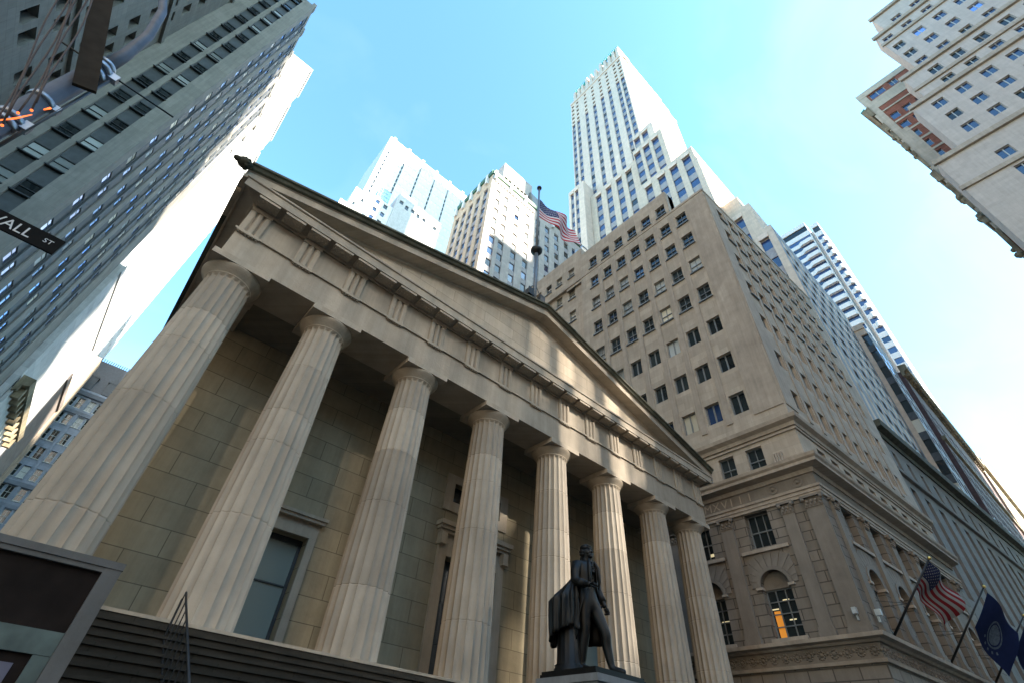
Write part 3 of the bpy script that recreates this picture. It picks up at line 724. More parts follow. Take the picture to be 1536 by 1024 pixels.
mb.box(lx + .12, lx + .24, ly - .05, ly + .05, 8.85, 8.98).box(lx + .12, lx + .2, ly - .05, ly + .05, 7.15, 7.3).box(lx + .13, lx + .2, ly - .04, ly + .04, 7.7, 7.8)
pieces(mb, 'clamp', 'steel', LP)
MB().tube([(lx + .19, ly - .02, 6.2), (lx + .19, ly - .02, 8.8)], .022, 8).build('conduit', 'f_dark', LP)
MB().tube([(lx - .5, ly, 8.97), (lx + 1.0, ly, 8.94)], .014, 6).build('crossbar', 'iron', LP)
BN = MB()
a, b = Vector((-2.03, ly - .16, 8.2)), Vector((-3.25, ly - .16, 10.9))
BN.sweep([(0, -.125), (.05, -.125), (.05, .125), (0, .125)], a, b, (0, -1, 0), Vector((.91, 0, .41)))
tag(BN.build('banner', 'banner', None, origin=a), 'dark brown banner board slung from the lamp post, pointing up and left', 'banner')
SL = thing('string_lights', (lx - .4, ly - .3, 7.5), 'thin brown wires with glowing orange bulbs strung up beside the lamp post', 'string lights')
cb = MB(); bl = MB()
for k in range(6):
    p0 = Vector((-2.06 + .018 * k, ly - .35 - .03 * k, 6.62 + .115 * k)); p1 = Vector((-3.22 + .03 * k, ly - .35 - .02 * k, 9.95 + .09 * k)); pts = []
    for i in range(13):
        t = i / 12; q = p0.lerp(p1, t); q += Vector((.05 * math.sin(math.pi * t) + .03 * math.sin(7 * t + 2 * k), 0, -.10 * math.sin(math.pi * t))); pts.append(q)
    cb.tube(pts, .011, 6)
    for i in ((0,) if k in (1, 3, 4) else ()): bl.ball(pts[i], .016, seg=8)
pieces(cb, 'wire', 'cable', SL)
bl.tube([(-2.12, ly - .35, 6.72), (-2.02, ly - .36, 6.95), (-1.97, ly - .37, 7.12)], [.005, .010, .005], 6); bl.tube([(-1.95, ly - .38, 7.28), (-1.93, ly - .38, 7.36)], [.008, .013], 6)
pieces(bl, 'bulb', 'bulb', SL)
SG = thing('street_sign', (-1.45, ly, 5.75), 'black street sign with pale capital letters hung on the lamp post', 'street sign')
MB().box(-2.1, -.915, ly - .012, ly + .012, 5.755, 5.985).build('plate', 'signblk', SG)
fr = F((-2.1, ly, 5.755), (0, -1, 0))
lettering('WALL', .185, fr, .50, .05, .014, 'signwht', SG, .001, .86)
lettering('ST', .085, fr, 1.03, .095, .014, 'signwht', SG, .001, 1.0)

# ------------------------------------------------------------------ facade builders
def blockbox(mb, x0, x1, y0, y1, z0, z1, skip='', mi=0):
    """closed block; faces named in skip (w,s,n,e) are left for a facade"""
    P = [(x0, y0), (x1, y0), (x1, y1), (x0, y1)]
    for nm, a, b in (('s', 0, 1), ('e', 1, 2), ('n', 2, 3), ('w', 3, 0)):
        if nm in skip: continue
        mb.quad((*P[a], z0), (*P[b], z0), (*P[b], z1), (*P[a], z1), mi)
    mb.quad((x0, y0, z1), (x1, y0, z1), (x1, y1, z1), (x0, y1, z1), mi)
def westF(x, y1): return F((x, y1, 0), (-1, 0, 0))         # u runs from y1 southwards
def southF(x0, y): return F((x0, y, 0), (0, -1, 0))        # u runs eastwards
def eastF(x, y0): return F((x, y0, 0), (1, 0, 0))          # u runs northwards
def strips(mb, sp, wins, fr, W, v0, v1, ss, pitch, wh, gl, depth=.4, vmin=0, style='far', wi=.0, mi=0, spd=.15, top=.25):
    holes = [(a, b, v0, t) for a, b, t in ss]
    mb.wall(fr, W, v0, v1, holes, depth, mi)
    for a, b, t in ss:
        z = t - top - wh; zt = t - .001
        while z > max(v0, vmin):
            sp.fbox(fr, a + .001, b - .001, z + wh, zt, -depth, -depth + spd)
            wins.append((fr, a + wi, b - wi, z, z + wh, depth, style, gpick(*gl)))
            zt = z; z -= pitch
        sp.fbox(fr, a + .001, b - .001, v0 + .001, zt, -depth, -depth + spd)
def grid(mb, wins, fr, W, v0, v1, us, zs, w, h, gl, depth=.3, style='plain', mi=0):
    holes = []
    for u in us:
        for z in zs:
            if u - w / 2 > 0 and u + w / 2 < W and z > v0 and z + h < v1: holes.append((u - w / 2, u + w / 2, z, z + h)); wins.append((fr, u - w / 2, u + w / 2, z, z + h, depth, style, gpick(*gl)))
    mb.wall(fr, W, v0, v1, holes, depth, mi)

# ------------------------------------------------------------------ corner bank building beside the temple
BK = thing('bank_building', (44, 5, 0), 'tan limestone office block with arched lower windows at the street corner beside the temple', 'building')
CY = -4.6; XL = 30.0; FR = math.radians(2.3)
fl = westF(XL, 11.6); fn = F((XL, CY, 0), (-math.sin(FR), -math.cos(FR), 0)); WLf = 11.6 - CY; WF = 21.6
def yl(y): return 11.6 - y
GLB = (('g_dark', .56), ('g_blind', .2), ('g_blue', .12), ('g_cream', .12))  # cream panes stand for drawn blinds and for reflected bright sky
wins = []; low = []
cl_y = [-1.8 + 1.91 * k for k in range(7)]
rows = [(44.0, 45.75), (40.45, 42.2), (36.7, 38.45), (32.9, 34.65), (28.97, 30.6), (25.2, 26.75), (21.45, 23.08)]
def rowholes(fr, cs, rws, w, gl, dep=.28, st='sash2'):
    hs = []
    for c in cs:
        for k, (a, b) in enumerate(rws):
            h = (c - w / 2, c + w / 2, a, b, dep); hs.append(h)
            wins.append((fr, h[0], h[1], a, b, dep, st if k < 4 else 'pair', gpick(*gl)))
    return hs
up = MB()
hl = rowholes(fl, [yl(y) for y in cl_y], rows, 1.13, GLB)
up.wall(fl, WLf, 19.95, 47.3, hl)
ht = rowholes(fl, [yl(y) for y in cl_y[1:]], [(47.55, 49.3)], 1.13, (('g_dark', .5), ('g_blue', .5)))
up.wall(fl, yl(-.9), 47.302, 51.4, ht)
up.fbox(fl, 0, yl(-.9), 47.0, 51.4, -1.6, -.6)
up.quad(fl.pt(yl(-.9), 47.3), fl.pt(yl(-.9), 47.3, -1.5), fl.pt(yl(-.9), 51.4, -1.5), fl.pt(yl(-.9), 51.4))
up.quad(fl.pt(0, 51.4), fl.pt(yl(-.9), 51.4), fl.pt(yl(-.9), 51.4, -1.5), fl.pt(0, 51.4, -1.5))
fc = [2.52 + 1.85 * k for k in range(10)]
hf = rowholes(fn, fc, rows, 1.05, GLB)
up.wall(fn, WF, 19.95, 47.2, hf)
A_, B_, C_ = fl.pt(WLf, 0), fn.pt(WF, 0), Vector((XL + 23, 16, 0))
up.prism([(XL + .05, CY + .05), (fn.pt(WF, 0, -.05).x, fn.pt(WF, 0, -.05).y), (XL + 21.6, 14), (XL + .05, 14)], 46.5, 46.9)
up.quad(fn.pt(WF, 0), (XL + 21.6, 14, 0), (XL + 21.6, 14, 47.2), fn.pt(WF, 47.2))
# north wing, slightly set back
fw = westF(XL + .3, 24)
hw = rowholes(fw, [24 - 13.4, 24 - 15.5, 24 - 17.4, 24 - 19.3], [(49.0, 50.6), (45.0, 46.7), (41.2, 42.9), (37.2, 39), (33.2, 35)], 1.03, (('g_cream', .5), ('g_dark', .5)))
up.wall(fw, 24 - 11.598, 0, 53.3, hw)
up.quad((XL + .3, 24, 53.3), (XL + .3, 11.6, 53.3), (XL + 12, 11.6, 53.3), (XL + 12, 24, 53.3)); up.quad((XL, 11.6, 0), (XL + .3, 11.6, 0), (XL + .3, 11.6, 51.4), (XL, 11.6, 51.4)); up.quad((XL + .3, 11.599, 47), (XL + 9, 11.599, 47), (XL + 9, 11.599, 53.3), (XL + .3, 11.599, 53.3))
up.build('upper_wall', 'lime', BK)
pb = MB()
for f_, cs in ((fl, [yl(y) for y in cl_y]), (fn, fc)):
    cs = sorted(cs)
    for a, b in zip(cs, cs[1:]):
        m = (a + b) / 2; pb.fbox(f_, m - .23, m + .23, 20.9, 46.2, .002, .07)
for f_, a, b in ((fl, yl(-2.55), yl(-4.52)), (fn, .08, 1.7)):
    m0, m1 = (a, b); pb.fbox(f_, m0, m1, 20.9, 46.3, .002, .06)
pieces(pb, 'pilaster_strip', 'lime2', BK)
# mouldings that run round the corner
def round_corner(mb, prof, mi=0):
    e0 = fl.pt(0, 0); n = len(prof); rings = []
    mit = (fl.n + fn.n).normalized(); k = 1 / max(.3, mit.dot(fl.n)); mit = mit * k
    for p, d in ((fl.pt(-8, 0), fl.n), (fl.pt(WLf, 0), mit), (fn.pt(WF, 0), fn.n)): rings.append([p + d * w + Z * h for w, h in prof])
    v = [q for r in rings for q in r]
    fs = [(i * n + k2, (i + 1) * n + k2, (i + 1) * n + (k2 + 1) % n, i * n + (k2 + 1) % n) for i in range(2) for k2 in range(n)]
    fs += [tuple(range(2 * n, 3 * n))]
    mb.add(v, fs, mi)
def moulding(name, prof, mat='lime2'):
    mb = MB(); round_corner(mb, prof); return mb.build(name, mat, BK)
moulding('parapet_coping', [(-.3, 46.9), (.05, 46.92), (.05, 47.25), (-.3, 47.22)])
moulding('ledge', [(-.2, 19.2), (.12, 19.22), (.16, 19.45), (.40, 19.62), (.44, 19.86), (.1, 19.96), (-.2, 19.96)])
moulding('thin_ledge', [(-.2, 18.95), (.10, 18.97), (.10, 19.1), (-.2, 19.12)])
moulding('main_cornice', [(-.2, 16.05), (.1, 16.07), (.16, 16.3), (.62, 16.42), (.62, 16.6), (.72, 16.72), (.76, 16.9), (.1, 16.98), (-.2, 16.98)])
moulding('frieze', [(-.25, 15.32), (.02, 15.32), (.02, 16.06), (-.25, 16.06)], 'voussoir')
moulding('epistyle', [(-.25, 14.76), (.10, 14.76), (.10, 14.94), (.14, 14.95), (.14, 15.14), (.20, 15.16), (.22, 15.30), (-.25, 15.30)])
moulding('lower_cornice', [(-.2, 7.62), (.12, 7.64), (.2, 7.74), (.44, 7.80), (.46, 7.97), (.12, 8.02), (-.2, 8.02)])
moulding('lower_moulding', [(-.2, 6.82), (.12, 6.84), (.16, 6.98), (-.2, 7.0)])
# mezzanine
mz = MB()
hm = rowholes(fl, [yl(y) for y in cl_y], [(16.99, 18.7)], 1.06, (('g_dark', .8), ('g_blind', .2)), .3)
mz.wall(fl, WLf, 16.97, 19.22, hm)
hm = rowholes(fn, [2.9 + 1.83 * k for k in range(10)], [(16.99, 18.6)], 1.05, (('g_dark', 1),), .5)
mz.wall(fn, WF, 16.97, 19.22, hm)
mz.build('mezzanine_wall', 'lime', BK)
# lower storeys: rusticated wall, arches, pilasters
lw = MB(); vs_ = MB(); sil = MB()
def arch(fr, c, r, zs, hole_bot):
    n = 20
    lun = MB(); av = MB()
    arc = [(c - r * math.cos(math.pi * k / n), zs + r * math.sin(math.pi * k / n)) for k in range(n + 1)]
    zt = zs + r
    for k in range(n):
        (a, za), (b, zb) = arc[k], arc[k + 1]
        if zt - min(za, zb) > 1e-4: lw.quad(fr.pt(a, za), fr.pt(b, zb), fr.pt(b, zt), fr.pt(a, zt))
        lw.quad(fr.pt(a, za), fr.pt(a, za, -.5), fr.pt(b, zb, -.5), fr.pt(b, zb))
    pts = [fr.pt(a, z, -.32) for a, z in arc]; lun.add(pts, [tuple(range(n, -1, -1))])
    lun.fbox(fr, c - r, c + r, zs - .12, zs, -.5, -.26)
    for k in range(24):                                               # raised ring on the lunette
        a0, a1 = 2 * math.pi * k / 24, 2 * math.pi * (k + 1) / 24
        q = [(c + q_ * math.cos(a), zs + r * .42 + q_ * math.sin(a)) for q_, a in ((.2, a0), (.26, a0), (.26, a1), (.2, a1))]
        lun.add([fr.pt(u, z, -.28) for u, z in q], [(0, 1, 2, 3)])
    for k in range(n):                                                # archivolt
        a0, a1 = math.pi * k / n, math.pi * (k + 1) / n
        q = [(c - q_ * math.cos(a), zs + q_ * math.sin(a)) for q_, a in ((r + .003, a0), (r + .2, a0), (r + .2, a1), (r + .003, a1))]
        v = [fr.pt(u, z, w) for w in (.0, .09) for u, z in q]
        av.add(v, [(4, 5, 6, 7), (0, 4, 7, 3), (1, 2, 6, 5), (0, 1, 5, 4), (3, 7, 6, 2)])
    av.build('archivolt', 'voussoir', BK); lun.build('lunette', 'voussoir', BK)
    for k in range(11):                                               # voussoirs with open joints
        a0 = math.pi * (k + .03) / 11; a1 = math.pi * (k + .97) / 11; o_ = r + 1.05
        q = []
        for q_, a in ((r + .215, a0), (o_, a0), (o_, a1), (r + .215, a1)):
            u, z = c - q_ * math.cos(a), zs + q_ * math.sin(a)
            if q_ > r + .5:
                f_ = min(1, (12.42 - zs) / max(1e-3, q_ * math.sin(a)), 1.28 / max(1e-3, abs(q_ * math.cos(a)))); u, z = c - q_ * f_ * math.cos(a), zs + q_ * f_ * math.sin(a)
            q.append((u, z))
        v = [fr.pt(u, z, w) for w in (.0, .05) for u, z in q]
        vs_.add(v, [(4, 5, 6, 7), (0, 4, 7, 3), (1, 2, 6, 5), (0, 1, 5, 4), (3, 7, 6, 2)])
    for s_ in (-1, 1): sil.fbox(fr, c + s_ * (r + .1) - .17, c + s_ * (r + .1) + .17, zs - .14, zs - .01, -.3, .12)
    wins.append((fr, c - r, c + r, hole_bot, zs - .12, .45, 'grid', 'g_dark'))
    return (c - r, c + r, hole_bot, zt, .5)
def lower(fr, W, cs, pil, r=.775):
    hs = []
    for c in cs:
        hs.append(arch(fr, c, r, 10.68, 8.2)); hs.append((c - .71, c + .71, 12.72, 14.7, .5))
        wins.append((fr, c - .71, c + .71, 12.72, 14.7, .45, 'grid3', 'g_dark'))
    lw.wall(fr, W, 0, 6.84, (), .5); lw.wall(fr, W, 7.9, 14.78, hs, .5)
    return hs
WM_extra = {}
cs_l = [yl(-.78), yl(3.04), yl(6.86), yl(10.3)]
cs_f = [2.95 + 3.65 * k for k in range(5)]
pil_l = [(yl(-2.33), yl(-2.99)), (yl(1.5), yl(.73)), (yl(5.3), yl(4.55)), (yl(9.0), yl(8.3))]
pil_f = [(1.08 + 3.65 * k - .3 if k else .78, 1.08 + 3.65 * k + .35 if k else 1.35) for k in range(6)]
lower(fl, WLf, cs_l, pil_l); lower(fn, WF, cs_f, pil_f)
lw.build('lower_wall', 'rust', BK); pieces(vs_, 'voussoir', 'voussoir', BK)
band = MB()
for f_, W in ((fl, WLf), (fn, WF)): band.wall(f_, W, 6.98, 7.66)
o_ = random.Random(5)
for f_, W in ((fl, WLf), (fn, WF)):                                   # carved scrollwork
    u = .25
    while u < W - .2:
        for k in range(10):
            a = 2 * math.pi * k / 10
            band.ball(f_.pt(u + .16 * math.cos(a), 7.31 + .17 * math.sin(a), .01), .05, seg=6)
        band.ball(f_.pt(u, 7.31, .01), .09, seg=8); band.ball(f_.pt(u + .29, 7.36 + .08 * math.sin(u * 3), .01), .075, seg=6)
        u += .58
band.build('carved_band', 'voussoir', BK)
def pilaster(fr, a, b, wrap=False):
    mb = MB(); mb.fbox(fr, a, b, 8.45, 14.1, .0, .16); mb.fbox(fr, a - .07, b + .07, 8.02, 8.25, .0, .26); mb.fbox(fr, a - .04, b + .04, 8.252, 8.448, .0, .21)
    p = mb.build('pilaster', 'voussoir', BK)
    c = MB(); c.fbox(fr, a - .02, b + .02, 14.1, 14.16, .0, .2); c.fbox(fr, a - .01, b + .01, 14.162, 14.62, .0, .17); c.fbox(fr, a - .12, b + .12, 14.622, 14.75, .0, .32)
    n = max(3, int((b - a) / .2))
    for k in range(n):
        u = a + (b - a) * (k + .5) / n
        for z, r in ((14.24, .07), (14.40, .085)): c.ball(fr.pt(u + (.05 if z > 14.3 else 0), z, .2), r, seg=8, sc=(1, 1, 1.3))
    for u in (a - .02, b + .02): c.ball(fr.pt(u, 14.55, .24), .12, seg=10)
    c.build('capital', 'voussoir', p)
for a, b in pil_l: pilaster(fl, a, b)
for a, b in pil_f: pilaster(fn, a, b)
pilaster(fl, yl(-3.66), yl(-4.598))
for f_, cs in ((fl, cs_l), (fn, cs_f)):
    for c in cs:
        sil.fbox(f_, c - 1.35, c + 1.35, 12.44, 12.62, .0, .14)
        sil.fbox(f_, c - .92, c + .92, 8.02, 8.19, .0, .16)
pieces(sil, 'sill', 'lime2', BK)
put_windows(BK, wins, 'f_grey')
# lit things seen behind the arched window, one lamp and strip lights
f_ = fl; c = cs_l[0]
MB().fbox(f_, c - .64, c - .30, 8.32, 9.55, -.43, -.425).build('lit_lampshade', 'lampglow', BK)
mb = MB()
for u, z in ((.18, 10.0), (-.5, 9.62), (.25, 9.05)): mb.fbox(f_, c + u - .2, c + u + .16, z, z + .06, -.43, -.425)
mb.fbox(f_, cs_l[1] + .25, cs_l[1] + .66, 13.0, 13.18, -.43, -.425); mb.fbox(f_, cs_l[1] + .1, cs_l[1] + .6, 9.4, 9.46, -.43, -.425)
pieces(mb, 'lit_ceiling_light', 'lampw', BK)
for k, ch in enumerate('MCMXVIII'):
    lettering(ch, .72, fl, yl(3.55) + .60 * k, 15.44, .022, 'lime2', BK, .03)
mb = MB()
for y in (-2.2, -3.65):
    for k in range(20):
        a0, a1 = 2 * math.pi * k / 20, 2 * math.pi * (k + 1) / 20
        q = [(yl(y) + q_ * math.cos(a), 15.70 + q_ * math.sin(a)) for q_, a in ((.20, a0), (.28, a0), (.28, a1), (.20, a1))]
        mb.add([fl.pt(u, z, w) for w in (.02, .06) for u, z in q], [(4, 5, 6, 7), (0, 4, 7, 3), (1, 2, 6, 5)])
    mb.ball(fl.pt(yl(y), 15.7, .02), .09, seg=8)
pieces(mb, 'medallion', 'voussoir', BK)
vb = MB(); c = yl(-3.15)
for k in range(4): vb.fbox(fl, c - .28 + k * .15, c - .16 + k * .15, 17.0, 17.75, .07, .22)
pieces(vb, 'carved_bracket', 'lime2', BK)
lv = MB()
for k in range(9): lv.fbox(fl, yl(2.9), yl(1.3), 17.1 + k * .19, 17.19 + k * .19, .02, .10)
pieces(lv, 'louvre', 'f_grey', BK)
for (f_, u) in ((fl, yl(-4.2)), (fn, .55)):
    cm = MB().fbox(f_, u - .09, u + .09, 8.75, 9.02, .17, .42).fbox(f_, u - .03, u + .03, 8.5, 8.75, .17, .26); cm.build('security_camera', 'f_white', BK)
# small steel ladder hoops on the roof of the wing
LD = MB()
for y in (11.9, 12.9): LD.tube([(XL + .7, y, 51.3), (XL + .7, y, 54.3), (XL + 1.0, y, 54.8), (XL + 1.9, y, 54.8), (XL + 2.2, y, 54.3), (XL + 2.2, y, 51.3)], .09, 8)
pieces(LD, 'roof_ladder', 'steel', BK)

# flags on the bank front
def bank_pole(u, outw, rise, label):
    b = fn.pt(u, 8.15, .1); t = fn.pt(u, 8.15 + rise, .1 + outw)
    FPn = thing('wall_flagpole', b, label, 'flagpole', 'flagpoles on the bank front')
    MB().tube([b, t], [.06, .04], 10).build('pole', 'iron', FPn); MB().ball(t, .085, seg=12).build('ball', 'gold', FPn)
    m = MB().fbox(fn, u - .12, u + .12, 7.98, 8.35, .02, .16); m.tube([fn.pt(u - .7, 9.6, .02), b.lerp(t, .42)], .012, 6); m.tube([fn.pt(u + .7, 9.6, .02), b.lerp(t, .42)], .012, 6); m.build('bracket', 'iron', FPn)
    return b, t
b, t = bank_pole(1.95, 2.85, 3.0, 'slanting black flagpole nearest the bank corner, flying the American flag')
def bf1(s, tt):
    P = t.lerp(b, .03 + .36 * tt); d = fn.u * (2.0 * s) - Z * (1.05 * s + .55 * s * s * tt) 
    wv_ = .16 * math.sin(s * 7 + tt * 2.4) * min(1, s * 3) + .26 * s * math.sin(tt * 6.0)
    return P + d + Vector((0, -1, 0)) * wv_ + Z * (-.15 * s * math.sin(tt * 5))
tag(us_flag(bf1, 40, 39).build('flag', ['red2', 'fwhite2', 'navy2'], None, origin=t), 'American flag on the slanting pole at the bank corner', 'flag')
def plain_flag(fn_, mat, seal=None, nu=30, nv=24):
    mb = MB(); vs = [fn_(i / nu, j / nv) for j in range(nv + 1) for i in range(nu + 1)]
    mb.add(vs, [(j * (nu + 1) + i, j * (nu + 1) + i + 1, (j + 1) * (nu + 1) + i + 1, (j + 1) * (nu + 1) + i) for j in range(nv) for i in range(nu)], 0, True)
    if seal:
        s0, t0, r = seal
        def pt(a, q, sg):
            s, tt = s0 + q * math.cos(a) * .8, t0 + q * math.sin(a); P = Vector(fn_(s, tt)); A = Vector(fn_(s + .01, tt)) - P; B = Vector(fn_(s, tt + .01)) - P
            return P + A.cross(B).normalized() * .015 * sg
        for sg in (-1, 1):
            for q0, q1, gap in ((r * .86, r, 1), (0.0, r * .74, 1)):
                for k in range(24):
                    a0, a1 = 2 * math.pi * k / 24, 2 * math.pi * (k + 1) / 24
                    mb.add([pt(a0, q0, sg), pt(a0, q1, sg), pt(a1, q1, sg), pt(a1, q0, sg)], [(0, 1, 2, 3)], 1)
            for k in range(5):
                a = math.pi * (.25 + .125 * k); mb.add([pt(a - .07, r * 1.2, sg), pt(a - .07, r * 1.4, sg), pt(a + .07, r * 1.4, sg), pt(a + .07, r * 1.2, sg)], [(0, 1, 2, 3)], 1)
    return mb
b2, t2 = bank_pole(9.25, 3.15, 3.35, 'slanting black flagpole midway along the bank front, flying the sealed blue flag')
def bf2(s, tt):
    P = t2.lerp(b2, .02 + .46 * tt) + fn.u * .35 - Z * .15; return P + fn.u * (2.5 * s) - Z * (1.5 * s + .4 * s * tt) + Vector((0, -1, 0)) * (.13 * math.sin(s * 6 + tt * 2) + .1 * math.sin(tt * 5) * s)
tag(plain_flag(bf2, 'dblue', (.50, .56, .26)).build('flag', ['dblue', 'seal'], None, origin=t2), 'dark blue flag with a pale round seal on the middle bank pole', 'flag')
b3, t3 = bank_pole(16.4, 3.15, 3.35, 'slanting black flagpole farthest along the bank front at the photo edge')
def bf3(s, tt):
    P = t3.lerp(b3, .02 + .46 * tt) + fn.u * .3 - Z * .1; return P + fn.u * (2.4 * s) - Z * (1.3 * s + .4 * s * tt) + Vector((0, -1, 0)) * (.13 * math.sin(s * 6 + tt * 2))
tag(plain_flag(bf3, 'dblue').build('flag', ['dblue', 'seal'], None, origin=t3), 'plain blue flag farthest along the bank front at the right photo edge', 'flag')

# ------------------------------------------------------------------ low corniced building east of the bank
LB = thing('low_building', (80, 0, 0), 'low grey stone building with a mossy projecting cornice, along the street right after the bank', 'building')
a3 = math.radians(3.1); fr = F((59.0, -4.15, 0), (-math.sin(a3), -math.cos(a3), 0)); W = 52
mb = MB(); wins = []
hs = []
for k in range(14):
    u = 2.2 + 3.7 * k
    hs.append((u, u + 1.5, 16.5, 27.0, 1.0)); wins.append((fr, u, u + 1.5, 16.5, 27.0, .95, 'plain', 'g_dark'))
    hs.append((u + .2, u + 1.3, 29.2, 31.2, .5)); wins.append((fr, u + .2, u + 1.3, 29.2, 31.2, .4, 'plain', gpick(('g_cream', .6), ('g_dark', .4))))
    if True: hs.append((u, u + 1.5, 4.5, 13.0, .8)); wins.append((fr, u, u + 1.5, 4.5, 13, .75, 'plain', 'g_dark'))
mb.wall(fr, W, 0, 33.2, hs, .5)
P = [fr.pt(0, 0), fr.pt(W, 0)]
mb.quad((P[0].x, 4, 0), P[0], P[0] + Z * 33.2, (P[0].x, 4, 33.2)); mb.quad(P[1], P[1] + Vector((0, 2.6, 0)), P[1] + Vector((0, 2.6, 33.2)), P[1] + Z * 33.2)
mb.add([P[0] + Z * 33.1, P[1] + Z * 33.1, P[1] + Vector((0, 2.6, 33.1)), (80, -2.6, 33.1), (78, 4, 33.1), (P[0].x, 4, 33.1)], [(0, 1, 2, 3, 4, 5)])
mb.build('wall', 'r_wall', LB)
m2 = MB(); side = fr.n
m2.sweep([(-.2, 32.3), (.15, 32.3), (.25, 32.8), (.85, 33.0), (.9, 33.3), (.95, 33.7), (-.2, 33.7)], fr.pt(-.3, 0), fr.pt(W + .3, 0), fr.n)
m2.build('cornice', 'gutter', LB)
m2 = MB(); m2.sweep([(.0, 27.9), (.3, 28.0), (.34, 28.3), (.0, 28.35)], fr.pt(0, 0), fr.pt(W, 0), fr.n); m2.sweep([(.0, 14.2), (.3, 14.3), (.34, 14.8), (.0, 14.85)], fr.pt(0, 0), fr.pt(W, 0), fr.n)
pieces(m2, 'ledge', 'r_wall', LB)
put_windows(LB, wins, 'f_dark')
m2 = MB()
for k in range(14):
    u = 2.2 + 3.7 * k
    m2.fbox(fr, u + .3, u + 1.2, 24.2, 24.8, -.94, -.8)
pieces(m2, 'hanging_lamp', 'lampw', LB)
m2 = MB()
for k in range(8): m2.fbox(fr, 3 + 6.5 * k, 3.5 + 6.5 * k, 33.7, 33.95, .4, .95)
pieces(m2, 'roof_floodlight', 'f_white', LB)

# ------------------------------------------------------------------ stepped skyscraper behind the bank
SK = thing('stepped_skyscraper', (100, 30, 0), 'tallest pale skyscraper with stepped setbacks and a green copper top, behind the bank', 'skyscraper')
mb = MB(); sp_ = MB(); wins = []
BL = (('g_blue', .82), ('g_dark', .18))
X0, YS, YN, X1 = 81.0, 21.8, 54.6, 128.5
fw = westF(X0, YN)
ss = []
for y in (53.3, 50.3, 45.0, 40.1, 35.3, 31.0, 26.2, 23.4): ss.append((YN - y + .0 - .9, YN - y + .95, 243.6))
ss = [(max(.3, a), b, t) for a, b, t in ss]
strips(mb, sp_, wins, fw, YN - YS, 60, 243.9, ss, 6.0, 3.1, BL, .5, vmin=150, spd=.2)
hs = []
for a, b, t in ss:
    for k in range(5): hs.append((a + .15, b - .15, 245.3 + 4.7 * k, 247.6 + 4.7 * k)); wins.append((fw, a + .15, b - .15, 245.3 + 4.7 * k, 247.6 + 4.7 * k, .4, 'far', 'g_dark'))
mb.wall(fw, YN - YS, 243.9, 271, hs, .4)
fs_ = southF(X0, YS)
hs = []
for c in (6, 10, 16, 20, 24, 30, 36, 41):
    for k in range(14): hs.append((c - .8, c + .8, 176 + 6.2 * k, 178.4 + 6.2 * k)); wins.append((fs_, c - .8, c + .8, 176 + 6.2 * k, 178.4 + 6.2 * k, .3, 'far', 'g_blind'))
mb.wall(fs_, X1 - X0, 60, 271, hs, .3)
blockbox(mb, X0, X1, YS, YN, 60, 271, 'ws')
# crown
ins = 1.2
blockbox(mb, X0 + ins, X1 - 1.5, YS + ins, YN - 3.5, 271, 281)
cp = MB()
for y in (52, 49.2, 46.6, 43.4, 40.6, 37.2, 33.8, 31.0, 28.2, 25.4, 23.0):
    h = 287 if y in (43.4, 33.8) else (283.5 if y in (52, 49.2, 46.6) else 285.5)
    blockbox(mb, X0 + .5, X0 + 3.5, y - .75, y + .75, 270.9, h)
for y0, y1, z in ((22.2, 33.0, 285.0), (44.2, 53, 282.6)):
    cp.box(X0 + 1.0, X0 + 1.5, y0, y1, z - .2, z + .9)
    for k in range(int((y1 - y0) / .9)): cp.box(X0 + .9, X0 + 1.4, y0 + .9 * k, y0 + .9 * k + .45, z + .9, z + 3.6)
blockbox(mb, X0 + 1.5, X0 + 11, YS + .4, YS + 6, 281, 288)
blockbox(mb, X0 + 9, X1 - 10, YS + .3, YS + 20, 271, 284); blockbox(mb, X0 + 18, X1 - 4, YS + .2, YS + 9, 271, 279)
TQ = mb
mb.fbox(fw, -.05, YN - YS + .05, 268.6, 270.9, .002, .35)
mb.fbox(fs_, -.05, X1 - X0, 268.62, 270.92, .002, .3)
# setback blocks
def setback(x, y0, y1, ztop, cols, mat=0, pitch=6.0, wh=3.1, x1=116, w=2.4, vmin=60, zb=40, flush=None, ss=True):
    f_ = westF(x, y1)
    st = [(y1 - c - w / 2, y1 - c + w / 2, ztop - 3.2 if flush is None else flush) for c in cols if c - w / 2 > y0 and c + w / 2 < y1]
    strips(mb, sp_, wins, f_, y1 - y0, zb, ztop, st, pitch, wh, BL, .5, vmin=vmin, mi=mat, spd=.2)
    blockbox(mb, x, x1, y0, y1, zb, ztop, 'w', mat)
    for a, b, t in st: caps.fbox(f_, a - .12, b + .12, t, t + 1.5, -.2, .28)
caps = MB()
setback(79, 24.95, 45.8, 164.5, (28.7, 32.9, 37.5, 42.1), 1, vmin=85)
setback(80, 16.4, 25.0, 182.5, (20.0, 23.4), 0, vmin=150)
setback(78, 13.5, 25.2, 168.5, (16.4, 20.0, 23.6), 1, vmin=100)
setback(75, 6.1, 25.5, 139.4, (8.5, 12.6, 16.7, 21.2), 1, vmin=60)
setback(75.6, 45.9, 53.4, 173, (51.6, 49.3), 0, vmin=90, x1=84, w=1.5)
f_ = southF(75.6, 45.88)
hs = []
for c in (1.4, 4.2, 6.6):
    for k in range(14): hs.append((c - .8, c + .8, 164 - 6 * k, 167 - 6 * k)); wins.append((f_, c - .8, c + .8, 164 - 6 * k, 167 - 6 * k, .3, 'far', 'g_dark'))
mb.wall(f_, 8.4, 60, 172.6, hs, .3)
setback(80, 2.05, 6.3, 113, (), 1); setback(79, .12, 6.2, 106.8, (3.6,), 1, w=1.9); setback(78, -1.85, 2.2, 94.6, (.45,), 1, w=1.9, vmin=30, zb=0)
ms = southF(78, -1.87)
msr = []
